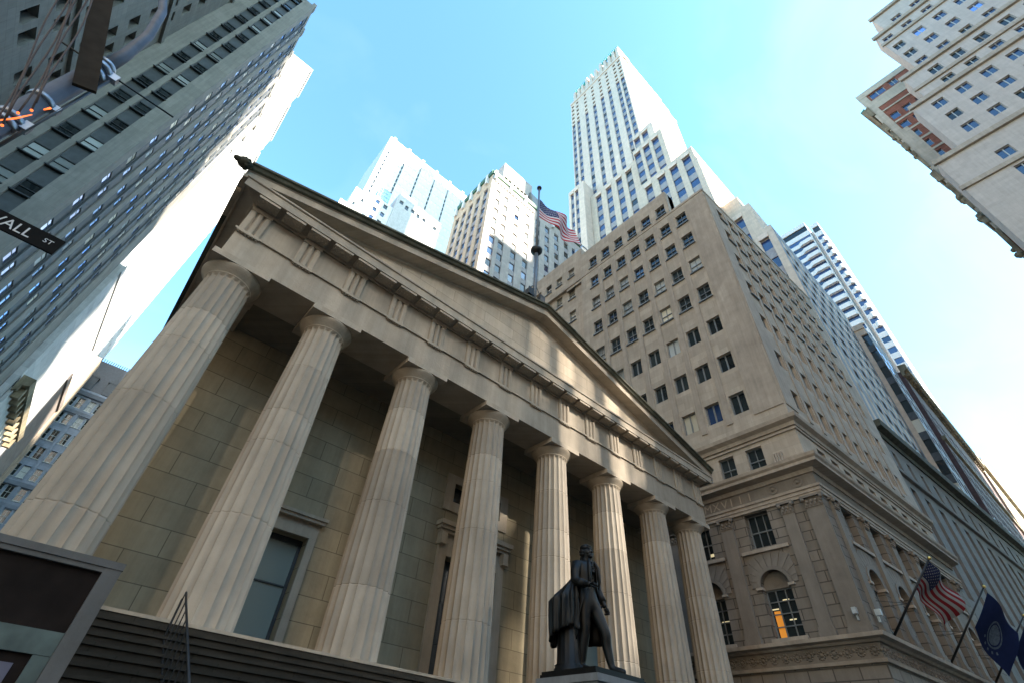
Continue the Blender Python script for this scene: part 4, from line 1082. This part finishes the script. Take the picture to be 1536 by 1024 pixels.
strips(mb, sp_, wins, ms, 36, 0, 94.5, [(2 + 4.1 * k, 4.0 + 4.1 * k, 91.5) for k in range(8)], 5.0, 3.0, (('g_strong', .75), ('g_dark', .25)), .05, vmin=28, mi=2, spd=.03)
for c in caps.v: pass
mb.build('wall', ['t40', 't40w', 'bluestrip'], SK); pieces(sp_, 'spandrel', 'span40', SK); pieces(caps, 'carved_cap', 't40', SK); cp.build('copper_railing', 'copper', SK)
put_windows(SK, wins)
m2 = MB(); m2.tube([(X0 + 16, YS + 14, 284), (X0 + 16, YS + 14, 297)], [.6, .15], 8); m2.tube([(X0 + 16, YS + 17, 284), (X0 + 16, YS + 17, 290)], [1.0, .6], 8); m2.build('mast', 't40', SK)

# ------------------------------------------------------------------ towers further along the street
PB = thing('beige_pier_tower', (120, 2, 0), 'narrow beige tower with one dark window column, edge-on beside the stepped skyscraper', 'building')
mb = MB(); sp_ = MB(); wins = []
fw = westF(113, 6); strips(mb, sp_, wins, fw, 6 + 4.1, 0, 87.4, [(6 + 2.75, 6 + 1.55 + 2.6, 84.5)], 4.6, 2.9, (('g_dark', .8), ('g_cream', .2)), .4, vmin=25)
fs2 = southF(113, -4.1); strips(mb, sp_, wins, fs2, 14, 0, 87.4, [(2, 4, 83), (5.5, 7.5, 83), (9, 11, 83)], 4.6, 3, (('g_strong', .6), ('g_dark', .4)), .05, vmin=28, mi=1, spd=.03)
blockbox(mb, 113, 127, -4.1, 6, 0, 87.4, 'ws')
mb.fbox(fw, 7, 10.15, 86.2, 87.6, .0, .3)
mb.build('wall', ['t40w', 'bluestrip'], PB); pieces(sp_, 'spandrel', 'darksp', PB); put_windows(PB, wins)
MR = thing('maroon_building', (158, 2, 0), 'dark maroon stone building with a bracketed cornice far down the street', 'building')
mb = MB(); wins = []; fs2 = southF(127, -5.0)
grid(mb, wins, fs2, 63, 0, 81, [2.5 + 4 * k for k in range(15)], [20 + 4.2 * k for k in range(13)], 1.8, 2.5, (('g_dark', 1),), .4)
blockbox(mb, 127, 190, -5, 9, 0, 81, 's'); mb.build('wall', 'maroon', MR)
m2 = MB(); m2.sweep([(-.2, 79.5), (.3, 79.6), (.5, 80.6), (1.3, 81), (1.4, 82.4), (-.2, 82.6)], (126.6, -5, 0), (190.4, -5, 0), (0, -1, 0))
for k in range(40): m2.fbox(fs2, .6 + 1.57 * k, 1.1 + 1.57 * k, 79.7, 80.9, .1, 1.0)
m2.build('cornice', 'ornate', MR)
m2 = MB(); m2.sweep([(-.2, 62), (.5, 62.2), (.55, 63), (-.2, 63.1)], (126.8, -5, 0), (190, -5, 0), (0, -1, 0)); m2.build('ledge', 'ornate', MR); put_windows(MR, wins)
PE = thing('pale_end_building', (210, 2, 0), 'sunlit pale building at the far right end of the street wall', 'building')
mb = MB(); wins = []; fs2 = southF(190.5, -5.6)
grid(mb, wins, fs2, 52, 0, 84, [2.5 + 4 * k for k in range(12)], [18 + 4.4 * k for k in range(14)], 1.8, 2.5, (('g_dark', 1),), .4)
blockbox(mb, 190.5, 242.5, -5.6, 8, 0, 84, 's'); mb.build('wall', 'palend', PE); put_windows(PE, wins)
m2 = MB(); m2.sweep([(-.2, 82), (.9, 82.4), (1.0, 84.2), (-.2, 84.3)], (190.4, -5.6, 0), (242.5, -5.6, 0), (0, -1, 0)); m2.build('cornice', 'ornate', PE)

BT = thing('banded_tower', (262, 8, 0), 'white tower with blue window bands and a dark notch, rising behind the bank at right', 'skyscraper')
mb = MB(); wins = []
XB = 246
for y0, y1, top, deep in ((4.3, 19.5, 281, 0), (-1.7, 2.6, 275, 0)):
    f_ = westF(XB, y1); W = y1 - y0; hs = []
    z = top - 16; 
    while z > 80:
        hs.append((.5, W - .5, z, z + 3.4)); wins.append((f_, .5, W - .5, z, z + 3.4, .35, 'far', 'g_blue')); z -= 6.6
    hs.append((.4, W - .4, top - 8.5, top - 3.5)); wins.append((f_, .4, W - .4, top - 8.5, top - 3.5, .6, 'far', 'g_dark'))
    mb.wall(f_, W, 60, top, hs, .5); blockbox(mb, XB, XB + 26, y0, y1, 60, top, 'w')
    m2 = MB(); z = top - 16; k = 0
    while z > 186:                                                   # faceted projecting bays on the upper floors
        m2.add([f_.pt(u, zz, w) for zz in (z - 3.1, z - .1) for u, w in ((W * .42, 0), (W * .55, 1.3), (W - 1.2, 1.3), (W - .02, .0))], [(0, 1, 5, 4), (1, 2, 6, 5), (2, 3, 7, 6), (4, 5, 6, 7), (3, 2, 1, 0)])
        z -= 6.6
    pieces(m2, 'bay_band', 'p60', BT)
blockbox(mb, XB + 3, XB + 20, 2.5, 4.4, 60, 272)
mb.build('wall', 'p60', BT); put_windows(BT, wins)

# ------------------------------------------------------------------ tan and white block with the green roof edge
GB = thing('green_trim_building', (45, 43, 0), 'tan and white office block with green roof trim and penthouse behind the temple', 'building')
mb = MB(); sp_ = MB(); wins = []
KX, KY, KT = 30.3, 36.3, 106.0
fw = westF(KX, 51); fs_ = southF(KX, KY)
strips(mb, sp_, wins, fw, 51 - KY, 0, KT, [(51 - y - .75, 51 - y + .75, 101.5) for y in (49.0, 46.3, 43.7, 41.0, 38.2)], 3.68, 2.0, (('g_blue', .9), ('g_dark', .1)), .3, vmin=60, mi=0)
hs = []
for k in range(10):
    z = 99.3 - 3.68 * k
    if z < 84: break
    for c in (2.2, 4.6, 8.0, 11.3):
        hs.append((c - .62, c + .62, z, z + 1.9)); wins.append((fs_, c - .62, c + .62, z, z + 1.9, .25, 'far', gpick(('g_blind', .7), ('g_blue', .3))))
mb.wall(fs_, 12.95, 84.6, KT, hs, .25, 1)
strips(mb, sp_, wins, fs_, 12.95, 0, 84.598, [(1.5, 2.95, 83.9), (3.9, 5.35, 84), (7.3, 8.75, 84), (10.6, 12.05, 84)], 3.68, 2.1, (('g_blue', .6), ('g_dark', .4)), .3, vmin=60, mi=1)
f2 = southF(KX + 12.95, KY)
strips(mb, sp_, wins, f2, 17, 0, KT, [(.9, 2.4, 103), (4.0, 5.5, 103), (7.2, 8.7, 103), (10.6, 12.1, 103), (13.6, 15.1, 103)], 3.68, 2.1, (('g_dark', .85), ('g_blue', .15)), .3, vmin=60, mi=1)
blockbox(mb, KX, KX + 29.95, KY, 51, 0, KT, 'ws', 1)
blockbox(mb, 34.9, 44.6, 39.0, 48, KT, 121.5, 's', 1)
f3 = southF(34.9, 39.0); hs = [(.5 + 1.32 * k, 1.5 + 1.32 * k, 112.6, 115.2) for k in range(7)]
for h in hs: wins.append((f3, *h, .3, 'far', 'g_dark'))
mb.wall(f3, 9.7, KT, 121.5, hs, .3, 1)
mb.build('wall', ['tan', 'kwhite'], GB); pieces(sp_, 'spandrel', 'span40', GB); put_windows(GB, wins)
m2 = MB(); m2.sweep([(-.3, 106.0), (.3, 106.1), (.5, 107.2), (-.2, 108.0)], (KX - .1, KY, 0), (KX + 30, KY, 0), (0, -1, 0))
m2.sweep([(-.3, 106.0), (.3, 106.1), (.5, 107.2), (-.2, 108.0)], (KX, KY - .1, 0), (KX, 51, 0), (-1, 0, 0)); m2.build('green_trim', 'copperd', GB)
m2 = MB()
for k in range(6): m2.fbox(fs_, .3 + 4.7 * k, .9 + 4.7 * k, 104.2, 107.6, .002, .6)
for k in range(5): m2.fbox(fw, .4 + 3 * k, 1.2 + 3 * k, 103.6, 107.4, .002, .5)
for k in range(14): m2.ball(fs_.pt(1.0 + .9 * k, 104.0, .1), .42, seg=6)
pieces(m2, 'carved_bracket', 'white', GB)
m2 = MB(); m2.add([(43.75, KY + .4, 107.9), (60, KY + .4, 107.9), (60, 40, 117), (43.75, 38.5, 117), (43.75, 50, 117), (60, 50, 117), (60, 50, 106), (43.75, 50, 106), (43.75, 40, 106), (60, KY + .4, 106)], [(0, 1, 2, 3), (3, 2, 5, 4), (4, 5, 6, 7), (0, 3, 4, 7), (1, 6, 5, 2)])
m2.build('sloping_roof', 'greyroof', GB)

# ------------------------------------------------------------------ white slab tower and its neighbours
WS = thing('white_slab_tower', (45, 135, 0), 'tall white slab tower with thin dark vertical lines, left of the green trimmed block', 'skyscraper')
mb = MB(); wins = []; sp_ = MB()
fs_ = southF(17.4, 120); W = 54; hs = []
lines_ = [2.3 + 8.75 * k for k in range(6)]
for u in lines_: hs.append((u - .45, u + .45, 60, 240, .6))
for k in range(6):
    u0 = 2.3 + 8.75 * k
    for j in range(13):
        z = 232 - 6.4 * j
        for q in range(3):
            a = u0 + 1.6 + 2.1 * q
            if a + 1.4 < W: hs.append((a, a + 1.3, z, z + 2.6, .12)); wins.append((fs_, a, a + 1.3, z, z + 2.6, .12, 'far', 'g_pale'))
mb.wall(fs_, W, 60, 241, hs, .5)
for k, u in enumerate(lines_):
    for j in range(22): wins.append((fs_, u - .45, u + .45, 226 - 4 * j, 228.6 - 4 * j, .55, 'far', 'g_dark')); sp_.fbox(fs_, u - .449, u + .449, 222.5 - 4 * j + 2.1, 226 - 4 * j, -.6, -.4)
    sp_.fbox(fs_, u - .449, u + .449, 228.6, 239.9, -.6, -.4)
blockbox(mb, 17.4, 71.4, 120, 148, 60, 241, 's')
for u in lines_: blockbox(mb, 17.4 + u - .7, 17.4 + u + .7, 120.1, 121.5, 241, 243)
mb.build('wall', 'white', WS); pieces(sp_, 'spandrel', 'span40', WS); put_windows(WS, wins)
WT = thing('white_stepped_building', (13, 106, 0), 'white stepped building at the left foot of the white slab tower', 'building')
mb = MB(); wins = []
for x0, x1, y0, zt in ((9.6, 12.6, 100, 148.5), (12.4, 17.3, 101, 161)):
    f_ = southF(x0, y0); grid(mb, wins, f_, x1 - x0, 60, zt, [(x1 - x0) * .35, (x1 - x0) * .8], [zt - 6 - 4.4 * k for k in range(12)], 1.1, 2.0, (('g_dark', .5), ('g_blind', .5)), .25, 'far'); blockbox(mb, x0, x1, y0, y0 + 12, 60, zt, 's')
mb.build('wall', 'white', WT); put_windows(WT, wins)
PN = thing('panelled_building', (28, 88, 0), 'pale panelled building with a glass box on its roof, below the white slab tower', 'building')
mb = MB(); wins = []
f_ = southF(16.2, 80); grid(mb, wins, f_, 6.4, 40, 133.5, [1.4, 4.1], [130.5 - 4.2 * k for k in range(14)], 1.35, 2.1, (('g_blue', .6), ('g_dark', .4)), .25, 'far')
blockbox(mb, 16.2, 22.6, 80, 92, 40, 133.5, 's')
f_ = southF(22.6, 79.4); hs = [(1.0 + 4.4 * k, 2.3 + 4.4 * k, 137.0 - k * .3, 138.8 - k * .3) for k in range(4)] + [(3.2 + 4.4 * k, 4.4 + 4.4 * k, 136.0, 138.2) for k in range(2)]
for h in hs: wins.append((f_, *h, .25, 'far', 'g_dark'))
mb.wall(f_, 16.6, 40, 141.5, hs, .3, 1); blockbox(mb, 22.6, 39.2, 79.4, 92, 40, 141.5, 's', 1)
mb.build('wall', ['white', 'panel'], PN); put_windows(PN, wins)
m2 = MB(); m2.box(16.6, 20.6, 80.4, 84, 133.5, 140.2); g_ = m2.build('glass_box', 'g_strong', PN)
m2 = MB()
for k in range(5): m2.box(16.58 + k, 16.66 + k, 80.3, 80.4, 133.5, 140.2)
for k in range(4): m2.box(16.6, 20.66, 80.32, 80.4, 134.6 + 1.8 * k, 134.7 + 1.8 * k)
pieces(m2, 'glazing_bar', 'f_white', PN)
m2 = MB(); m2.box(23.6, 29.5, 81, 86, 141.5, 146)
for k in range(6): m2.box(23.2 + 1.05 * k, 23.7 + 1.05 * k, 80.0, 80.9, 141.5, 143.4)
m2.box(30, 33, 80, 82, 141.5, 143); m2.box(35, 38.4, 80, 82, 141.5, 142.6); pieces(m2, 'roof_plant', 'f_grey', PN)

# ------------------------------------------------------------------ grey tower at the upper right and the brick building beyond it
UR = thing('grey_stepped_tower', (75, -45, 0), 'plain grey tower with stone band courses and stepped top, at the upper right', 'skyscraper')
mb = MB(); bd = MB(); wins = []; XU = 61.5; YSO = -72
GL = (('g_blue', .66), ('g_dark', .26), ('g_strong', .08))
tiers = [(0, 67.0, -24.7), (67.0, 80.0, -27.5), (80.0, 87.5, -29.5), (87.5, 102.4, -31.65), (102.4, 108.4, -33.5)]
for z0, z1, yn in tiers:
    f_ = westF(XU, yn); us = [yn + 27.1 + 2.86 * k for k in range(-1, 15)]
    us = [u for u in us if u > 1.0]
    zs = [103.6 - 3.74 * k - .95 for k in range(0, 24)]
    if z0 == 0: us = [u for u in us if u > 5.0]
    grid(mb, wins, f_, yn - YSO, z0, z1, us, zs, 1.42, 1.9, GL, .32, 'pair')
    blockbox(mb, XU, XU + 2.6, yn - 9, yn, z0, z1, 'w')
    bd.fbox(f_, -.35, yn - YSO, z1 - .55, z1 + .28, .002, .4)
blockbox(mb, XU + .5, XU + 8, YSO, -38, 0, 108.3, 'w')
f_ = westF(XU, -31.65)
for z, yn in ((98.9, -31.65), (83.1, -29.5), (60.5, -24.7), (36.0, -24.7), (16.0, -24.7)): bd.fbox(westF(XU, yn), -.3, yn - YSO, z - .4, z + .3, .002, .28)
mb.build('wall', 'ur', UR); pieces(bd, 'band_course', 'urband', UR); put_windows(UR, wins, 'f_white')
BQ = thing('brick_ornate_building', (80, -32, 0), 'red brick and cream building with an overhanging ornate cornice, beyond the grey tower', 'building')
mb = MB(); wins = []; XQ = 72.0; yn = -25.9
f_ = westF(XQ, yn); W = 20
hs = []
for k in range(16):
    z = 93.6 - 3.7 * k
    for c in (2.1, 4.1, 6.1): hs.append((c - .6, c + .6, z, z + 1.9)); wins.append((f_, c - .6, c + .6, z, z + 1.9, .25, 'plain', 'g_blue'))
hs += [(1.6, 4.0, 102.5, 104.4), (4.9, 6.1, 102.5, 104.4)]
for h in hs[-2:]: wins.append((f_, *h, .25, 'pair', 'g_blue'))
mb.wall(f_, W, 0, 106.2, hs, .25, 0)
cr = MB()
cr.fbox(f_, .0, W, 99.2, 102.1, .002, .10); cr.fbox(f_, .0, W, 104.6, 106.3, .002, .12); cr.fbox(f_, .0, 1.25, 60, 104.5, .002, .13); cr.fbox(f_, 1.26, 7, 97.2, 97.6, .002, .16); cr.fbox(f_, 7, W, 60, 99, .002, .1); cr.fbox(f_, 1.26, 2.0, 62, 90, .002, .08)
for k in range(9): cr.fbox(f_, 1.3, 7, 92.4 - 3.7 * k, 92.9 - 3.7 * k, .002, .10)
P = [(XQ, yn), (XQ + 11, yn - 2.6), (XQ + 11, yn - 20), (XQ, yn - 20)]
mb.quad((*P[1], 0), (*P[0], 0), (*P[0], 106.2), (*P[1], 106.2)); mb.add([(*p, 106.2) for p in P], [(0, 3, 2, 1)])
mb.build('wall', 'redbrick', BQ); cr.build('cream_trim', 'cream', BQ); put_windows(BQ, wins, 'f_white')
m2 = MB(); nn = Vector((2.6, 11, 0)).normalized(); A_ = Vector((XQ - .3, yn + .07, 0)); B_ = Vector((XQ + 11, yn - 2.6, 0))
m2.sweep([(-.3, 97.6), (.3, 97.8), (.7, 99.2), (1.0, 99.8), (1.05, 100.6), (-.3, 101)], A_, B_, nn)
m2.build('cornice', 'ornate', BQ)
m2 = MB()
rr = random.Random(3)
for z0, z1, d in ((91.5, 94.2, .55), (87.5, 91, .25), (84.5, 86.5, .5), (78, 83.5, .3), (74.0, 77, .6), (66, 73, .28), (62.5, 65, .5), (50, 61, .25)):
    m2.sweep([(-.2, z0), (d * .6, z0 + .2), (d, z0 + (z1 - z0) * .6), (d, z1 - .3), (-.2, z1)], A_, A_.lerp(B_, .35), nn)
for k in range(26): m2.ball(A_ + nn * rr.uniform(.0, .25) + Vector((rr.uniform(.1, .6), 0, rr.choice((92.5, 89, 85.5, 81, 75.5, 69, 63.5, 56)) + rr.uniform(-1, 1))), rr.uniform(.28, .45), seg=7)
pieces(m2, 'carved_bay', 'ornate', BQ)
m2 = MB(); m2.sweep([(.3, 100.6), (1.1, 100.6), (1.1, 101.0), (.3, 101.3)], A_, B_, nn); m2.build('green_gutter', 'copperd', BQ)

# ------------------------------------------------------------------ street wall to the north west (left of the temple)
BA = thing('deep_window_building', (-28, 15, 0), 'dark grey granite building with deep square windows at the top left', 'building')
mb = MB(); wins = []; f_ = eastF(-20.5, 2); us = []
for k in range(5): us += [2.0 + 5.6 * k - 1.15, 2.0 + 5.6 * k + .78]
grid(mb, wins, f_, 28.4, 0, 104, [u for u in us if u > 1], [39.6 + 3.72 * k for k in range(-9, 17)], 1.22, 1.9, (('g_dark', .85), ('g_blind', .15)), .75, 'sash')
blockbox(mb, -40, -20.5, 2, 30.4, 0, 104, 'e')
mb.build('wall', 'greyA', BA)
m2 = MB()
for z in (46.1, 62, 80): m2.fbox(f_, 0, 28.4, z - .25, z + .45, .002, .3)
pieces(m2, 'ledge', 'greyA', BA); put_windows(BA, wins, 'f_dark')
GP = thing('dark_pier_skyscraper', (-20, 44, 0), 'dark skyscraper with pale vertical piers and small blue windows at the left', 'skyscraper')
mb = MB(); sp_ = MB(); wins = []; XP, YP, ZP = -14.0, 30.0, 97.0
f_ = southF(-40, YP); o = 40
strips(mb, sp_, wins, f_, 26, 0, ZP, [(o - 18.8, o - 17.45, ZP - 1.5), (o - 16.9, o - 15.6, ZP - 1.5)], 3.97, 1.75, (('g_dark', .55), ('g_blind', .45)), .35, vmin=24, style='sash', spd=.12)
f_ = eastF(XP, YP); We = 27.5
ss = []; hs = []
for k in range(6):
    a = 1.25 + 4.85 * k
    if a + 3.6 > We: break
    hs.append((a, a + 3.55, 0, ZP - 1.5, .10))
mb.wall(f_, We, 0, ZP, hs, .10)
for a, b, _, t, d in hs:
    inner = []
    for c in (a + .85, b - .85):
        for j in range(20):
            z = ZP - 4.5 - 3.97 * j
            inner.append((c - .52 - a, c + .52 - a, z, z + 1.55)); wins.append((f_, c - .52, c + .52, z, z + 1.55, .18, 'pair2', gpick(('g_strong', .72), ('g_blind', .13), ('g_cream', .15))))
    fi = F(f_.pt(a, 0, -.10), f_.n); sp_.wall(fi, b - a, 0, t, inner, .08)
    sp_.fbox(fi, (b - a) / 2 - .14, (b - a) / 2 + .14, 0, t - .01, .002, .14)
blockbox(mb, -40, XP, YP, YP + We, 0, ZP, 'se')
for k in range(7): mb.fbox(f_, max(0, 4.85 * k - .05), min(We, 4.85 * k + 1.3), ZP - .01, ZP + 1.1, -.5, .06)
mb.build('wall', 'grey14', GP); pieces(sp_, 'spandrel', 'darksp', GP); put_windows(GP, wins, 'f_dark', 110)
WC = thing('white_setback_tower', (-24, 85, 0), 'sunlit white stone tower stepping down behind the dark pier skyscraper', 'skyscraper')
mb = MB(); wins = []
for y0, y1, zt in ((57.5, 62, 97), (62, 71, 138), (71, 84, 132), (84, 96, 124), (96, 108, 117.5)):
    f_ = eastF(-14.8, y0)
    grid(mb, wins, f_, y1 - y0, 0, zt, [1.6 + 2.4 * k for k in range(int((y1 - y0 - 1) / 2.4))], [zt - 9 - 4.1 * k for k in range(22)], .9, 1.7, (('g_blind', .7), ('g_dark', .3)), .2, 'far')
    blockbox(mb, -36, -14.8, y0, y1, 0, zt, 'e'); mb.fbox(f_, -.1, y1 - y0 + .1, zt - 1.2, zt - .3, .002, .35)
    mb.fbox(f_, -.1, y1 - y0 + .1, zt - 6.4, zt - 6.0, .002, .2)
mb.build('wall', 'white', WC); put_windows(WC, wins)
GC = thing('grey_bracket_building', (-20, 70, 0), 'blue grey building with a dark bracketed cornice low at the left', 'building')
mb = MB(); wins = []
f_ = eastF(-13.3, 57.6); grid(mb, wins, f_, 23.4, 0, 52, [], [], 1, 1, GL); blockbox(mb, -30, -13.3, 57.6, 81, 0, 52, 'e')
mb.fbox(f_, 0, 23.4, 50.8, 52.2, .002, .15)
f2 = eastF(-12.9, 57.6); grid(mb, wins, f2, 17, 0, 31, [2.2 + 3.1 * k for k in range(5)], [5.5 + 4.2 * k for k in range(6)], 1.3, 2.3, (('g_dark', 1),), .3, 'plain'); blockbox(mb, -13.25, -12.9, 57.6, 74.6, 0, 31, 'e')
mb.build('wall', 'greyD', GC); put_windows(GC, wins, 'f_dark')
m2 = MB(); m2.sweep([(-.2, 30.6), (.2, 30.8), (.3, 31.4), (.95, 31.6), (1.05, 32.5), (-.2, 32.6)], (-12.9, 57.3, 0), (-12.9, 75, 0), (1, 0, 0)); m2.sweep([(-.1, 26.6), (.5, 26.8), (.6, 27.4), (-.1, 27.5)], (-12.9, 57.3, 0), (-12.9, 75, 0), (1, 0, 0))
for k in range(9): m2.fbox(f2, .5 + 1.95 * k, 1.1 + 1.95 * k, 30.2, 31.5, .05, .8)
m2.build('cornice', 'ornate', GC)
BB = thing('brown_end_building', (-20, 87, 0), 'narrow brown building with a flat top at the far end of the side street', 'building')
mb = MB(); blockbox(mb, -30, -13.4, 81.1, 93.8, 0, 46, ''); mb.fbox(eastF(-13.4, 81.1), 0, 12.7, 44.8, 46.1, .002, .25); mb.build('wall', 'brown', BB)
m2 = MB(); blockbox(m2, -30, -13.2, 93.9, 97, 0, 57, ''); 
for u in (.5, 1.5, 2.5): m2.fbox(eastF(-13.2, 93.9), u, u + .3, 0, 56.5, .002, .12)
m2.build('pale_side_wall', 'lime2', BB)
MN = thing('mansard_building', (-8, 106, 0), 'pale blue stone building with a dark mansard roof closing the side street', 'building')
mb = MB(); wins = []; f_ = southF(-14.6, 100); us = []
for k in range(4): us += [1.1 + 3.1 * k, 2.45 + 3.1 * k]
grid(mb, wins, f_, 13, 0, 53, us, [3 + 3.55 * k for k in range(14)], .98, 2.1, (('g_dark', .75), ('g_blind', .25)), .3, 'sash2')
blockbox(mb, -14.6, -1.6, 100, 116, 0, 53, 's'); mb.build('wall', 'blueG', MN); put_windows(MN, wins, 'f_white')
m2 = MB()
for z, d in ((51.6, .9), (47.8, .45), (33.5, .5), (30.0, .3)): m2.sweep([(-.2, z), (d * .5, z + .1), (d, z + .7), (d, z + 1.1), (-.2, z + 1.2)], (-14.7, 100, 0), (-1.4, 100, 0), (0, -1, 0))
for k in range(5): m2.fbox(f_, .02 + 3.1 * k, .5 + 3.1 * k, 0, 51.5, .002, .2)
m2.build('cornice', 'blueG', MN)
m2 = MB(); m2.add([(-14.6, 100, 53), (-1.6, 100, 53), (-1.6, 116, 53), (-14.6, 116, 53), (-14.2, 101.6, 60.5), (-2, 101.6, 60.5), (-2, 114, 60.5), (-14.2, 114, 60.5)], [(0, 1, 5, 4), (1, 2, 6, 5), (3, 0, 4, 7), (2, 3, 7, 6), (4, 5, 6, 7)])
for x in (-13, -9.5, -6, -2.6):
    m2.box(x - .8, x + .8, 99.9, 102, 53.2, 56); m2.add([(x - 1, 99.8, 56), (x + 1, 99.8, 56), (x, 99.8, 57.4), (x - 1, 102, 56), (x + 1, 102, 56), (x, 102, 57.4)], [(0, 1, 2), (0, 2, 5, 3), (1, 4, 5, 2)])
for k in range(30): m2.box(-14.1 + .4 * k, -13.95 + .4 * k, 101.55, 101.7, 60.5, 61.2)
m2.build('mansard_roof', 'slate', MN)

# ------------------------------------------------------------------ added unseen blocks behind the camera, shaped to cast shade and pass sun strips
def shade_block(name, blocks, label):
    r = thing(name, ((blocks[0][0] + blocks[0][1]) / 2, -102, 0), label, 'skyscraper')
    mb = MB(); dp = 4.0; sh = dp * math.tan(R_(180 - SUN_AZ))           # skewed along the sun so the added slits pass light
    for x0, x1, z0, z1 in blocks: mb.prism([(x0 + sh, -100 - dp), (x1 + sh, -100 - dp), (x1, -100), (x0, -100)], z0, z1, 0, True)
    mb.build('wall', 'blocker', r); return r
SLITS = [(70.6, .10, 81, 90), (72.55, .27, 68, 88), (73.9, .16, 79, 90), (74.9, .10, 70, 78), (76.0, .34, 72, 88), (77.4, .16, 79, 88), (78.7, .32, 70, 87), (79.7, .14, 76, 82), (80.9, .24, 70, 85), (82.2, .12, 78, 84)]  # slits added to drop soft sun patches on the right columns
prof_ = lambda x: 180 if x < 72.2 else 172 if x < 75 else 165 if x < 78 else 157 if x < 80.5 else 149
b1 = [(-70, 20, 0, 50)]; x = 20
for k in range(11):                                                  # hairline slits added to leak faint sun over the facade
    c = 57.6 + 1.15 * k; zt = 200 if c < 67 else 187
    b1 += [(x, c - .017, 0, zt), (c - .017, c + .017, 0, 69), (c - .017, c + .017, 89, zt)]; x = c + .017
b1.append((x, 70, 0, 187)); x = 70
for c, w_, za, zb in SLITS:
    b1.append((x, c - w_ / 2, 0, prof_(x + .5))); b1.append((c - w_ / 2, c + w_ / 2, 0, za)); b1.append((c - w_ / 2, c + w_ / 2, zb, prof_(x + .5))); x = c + w_ / 2
b1.append((x, 83.0, 0, 149))
shade_block('stepped_shade_block', b1, 'added unseen shade block stepping down eastwards, slit to pass sun onto the temple')
shade_block('wide_shade_block', [(83.02, 91, 0, 142), (91, 99, 0, 169), (99, 108, 0, 206), (108, 111, 0, 150), (111, 121.8, 0, 176)], 'added unseen broad shade block with uneven roofs behind the camera')
shade_block('tall_shade_block', [(121.82, 133, 0, 262), (133, 138, 0, 205), (138, 236, 0, 180)], 'added unseen tallest shade block behind the camera, low at its east side')
RB = thing('bounce_block', (-52, -45, 0), 'added unseen pale block behind the camera to the west, bouncing sun onto the temple', 'building')
mb = MB(); blockbox(mb, -62, -37, -84, -15, 0, 110); mb.fbox(eastF(-37, -84), 0, 65, 107, 109, .002, .6); mb.build('wall', 'bounce_cream', RB)  # added pale block, out of view, bounces sunlight onto the temple front
# ------------------------------------------------------------------ light, sky, camera
w = bpy.data.worlds.new('World'); S.world = w; w.use_nodes = True
nt = w.node_tree; bg = nt.nodes['Background']
sky = nt.nodes.new('ShaderNodeTexSky'); sky.sky_type = 'NISHITA'; sky.sun_disc = False
sky.sun_elevation = R_(SUN_EL); sky.sun_rotation = R_(SUN_AZ); sky.air_density = 1.0; sky.dust_density = 1.1; sky.ozone_density = 1.0; sky.altitude = 10
tcw = nt.nodes.new('ShaderNodeTexCoord'); mpw = nt.nodes.new('ShaderNodeMapping'); mpw.inputs['Scale'].default_value = (2.2, 3.6, 5.0); nt.links.new(tcw.outputs['Generated'], mpw.inputs[0])
nw = nt.nodes.new('ShaderNodeTexNoise'); nw.inputs['Scale'].default_value = 1.3; nw.inputs['Detail'].default_value = 7; nw.inputs['Distortion'].default_value = .6; nt.links.new(mpw.outputs[0], nw.inputs['Vector'])
wisp = ramp(nt, nw.outputs[0], .48, .85, (0, 0, 0), (.03, .03, .03))
skyc = mixc(nt, 1.0, sky.outputs[0], (.66, .99, 1.06), 'MULTIPLY')
nt.links.new(mixc(nt, wisp, skyc, (9.0, 9.0, 9.0)), bg.inputs[0]); bg.inputs[1].default_value = .11
sl_ = bpy.data.lights.new('sun', 'SUN'); sl_.energy = 5.0; sl_.angle = R_(.53); sl_.color = (1, .91, .78)
so = bpy.data.objects.new('sun', sl_); COL.objects.link(so)
d = Vector((math.sin(R_(SUN_AZ)) * math.cos(R_(SUN_EL)), math.cos(R_(SUN_AZ)) * math.cos(R_(SUN_EL)), math.sin(R_(SUN_EL))))
so.rotation_euler = (-d).to_track_quat('-Z', 'Y').to_euler(); so.location = d * 300 + Vector((0, 0, 100))
cam = bpy.data.cameras.new('camera'); co_ = bpy.data.objects.new('camera', cam); COL.objects.link(co_); S.camera = co_
cam.sensor_width = 36; cam.lens = 725.16 / 1536 * 36; cam.clip_end = 8000; cam.clip_start = .05
yaw, pit, rol = .675, .7459, .0846
Fv = Vector((math.sin(yaw) * math.cos(pit), math.cos(yaw) * math.cos(pit), math.sin(pit))); rt = Vector((math.cos(yaw), -math.sin(yaw), 0)); up_ = rt.cross(Fv)
Rv = rt * math.cos(rol) + up_ * math.sin(rol); Uv = up_ * math.cos(rol) - rt * math.sin(rol)
mx = Matrix((Rv, Uv, -Fv)).transposed().to_4x4(); mx.translation = CAM; co_.matrix_world = mx
S.view_settings.view_transform = 'Standard'; S.view_settings.look = 'None'; S.view_settings.exposure = 2.72; S.view_settings.gamma = 1
S.cycles.max_bounces = 6; S.cycles.diffuse_bounces = 4; S.cycles.glossy_bounces = 3
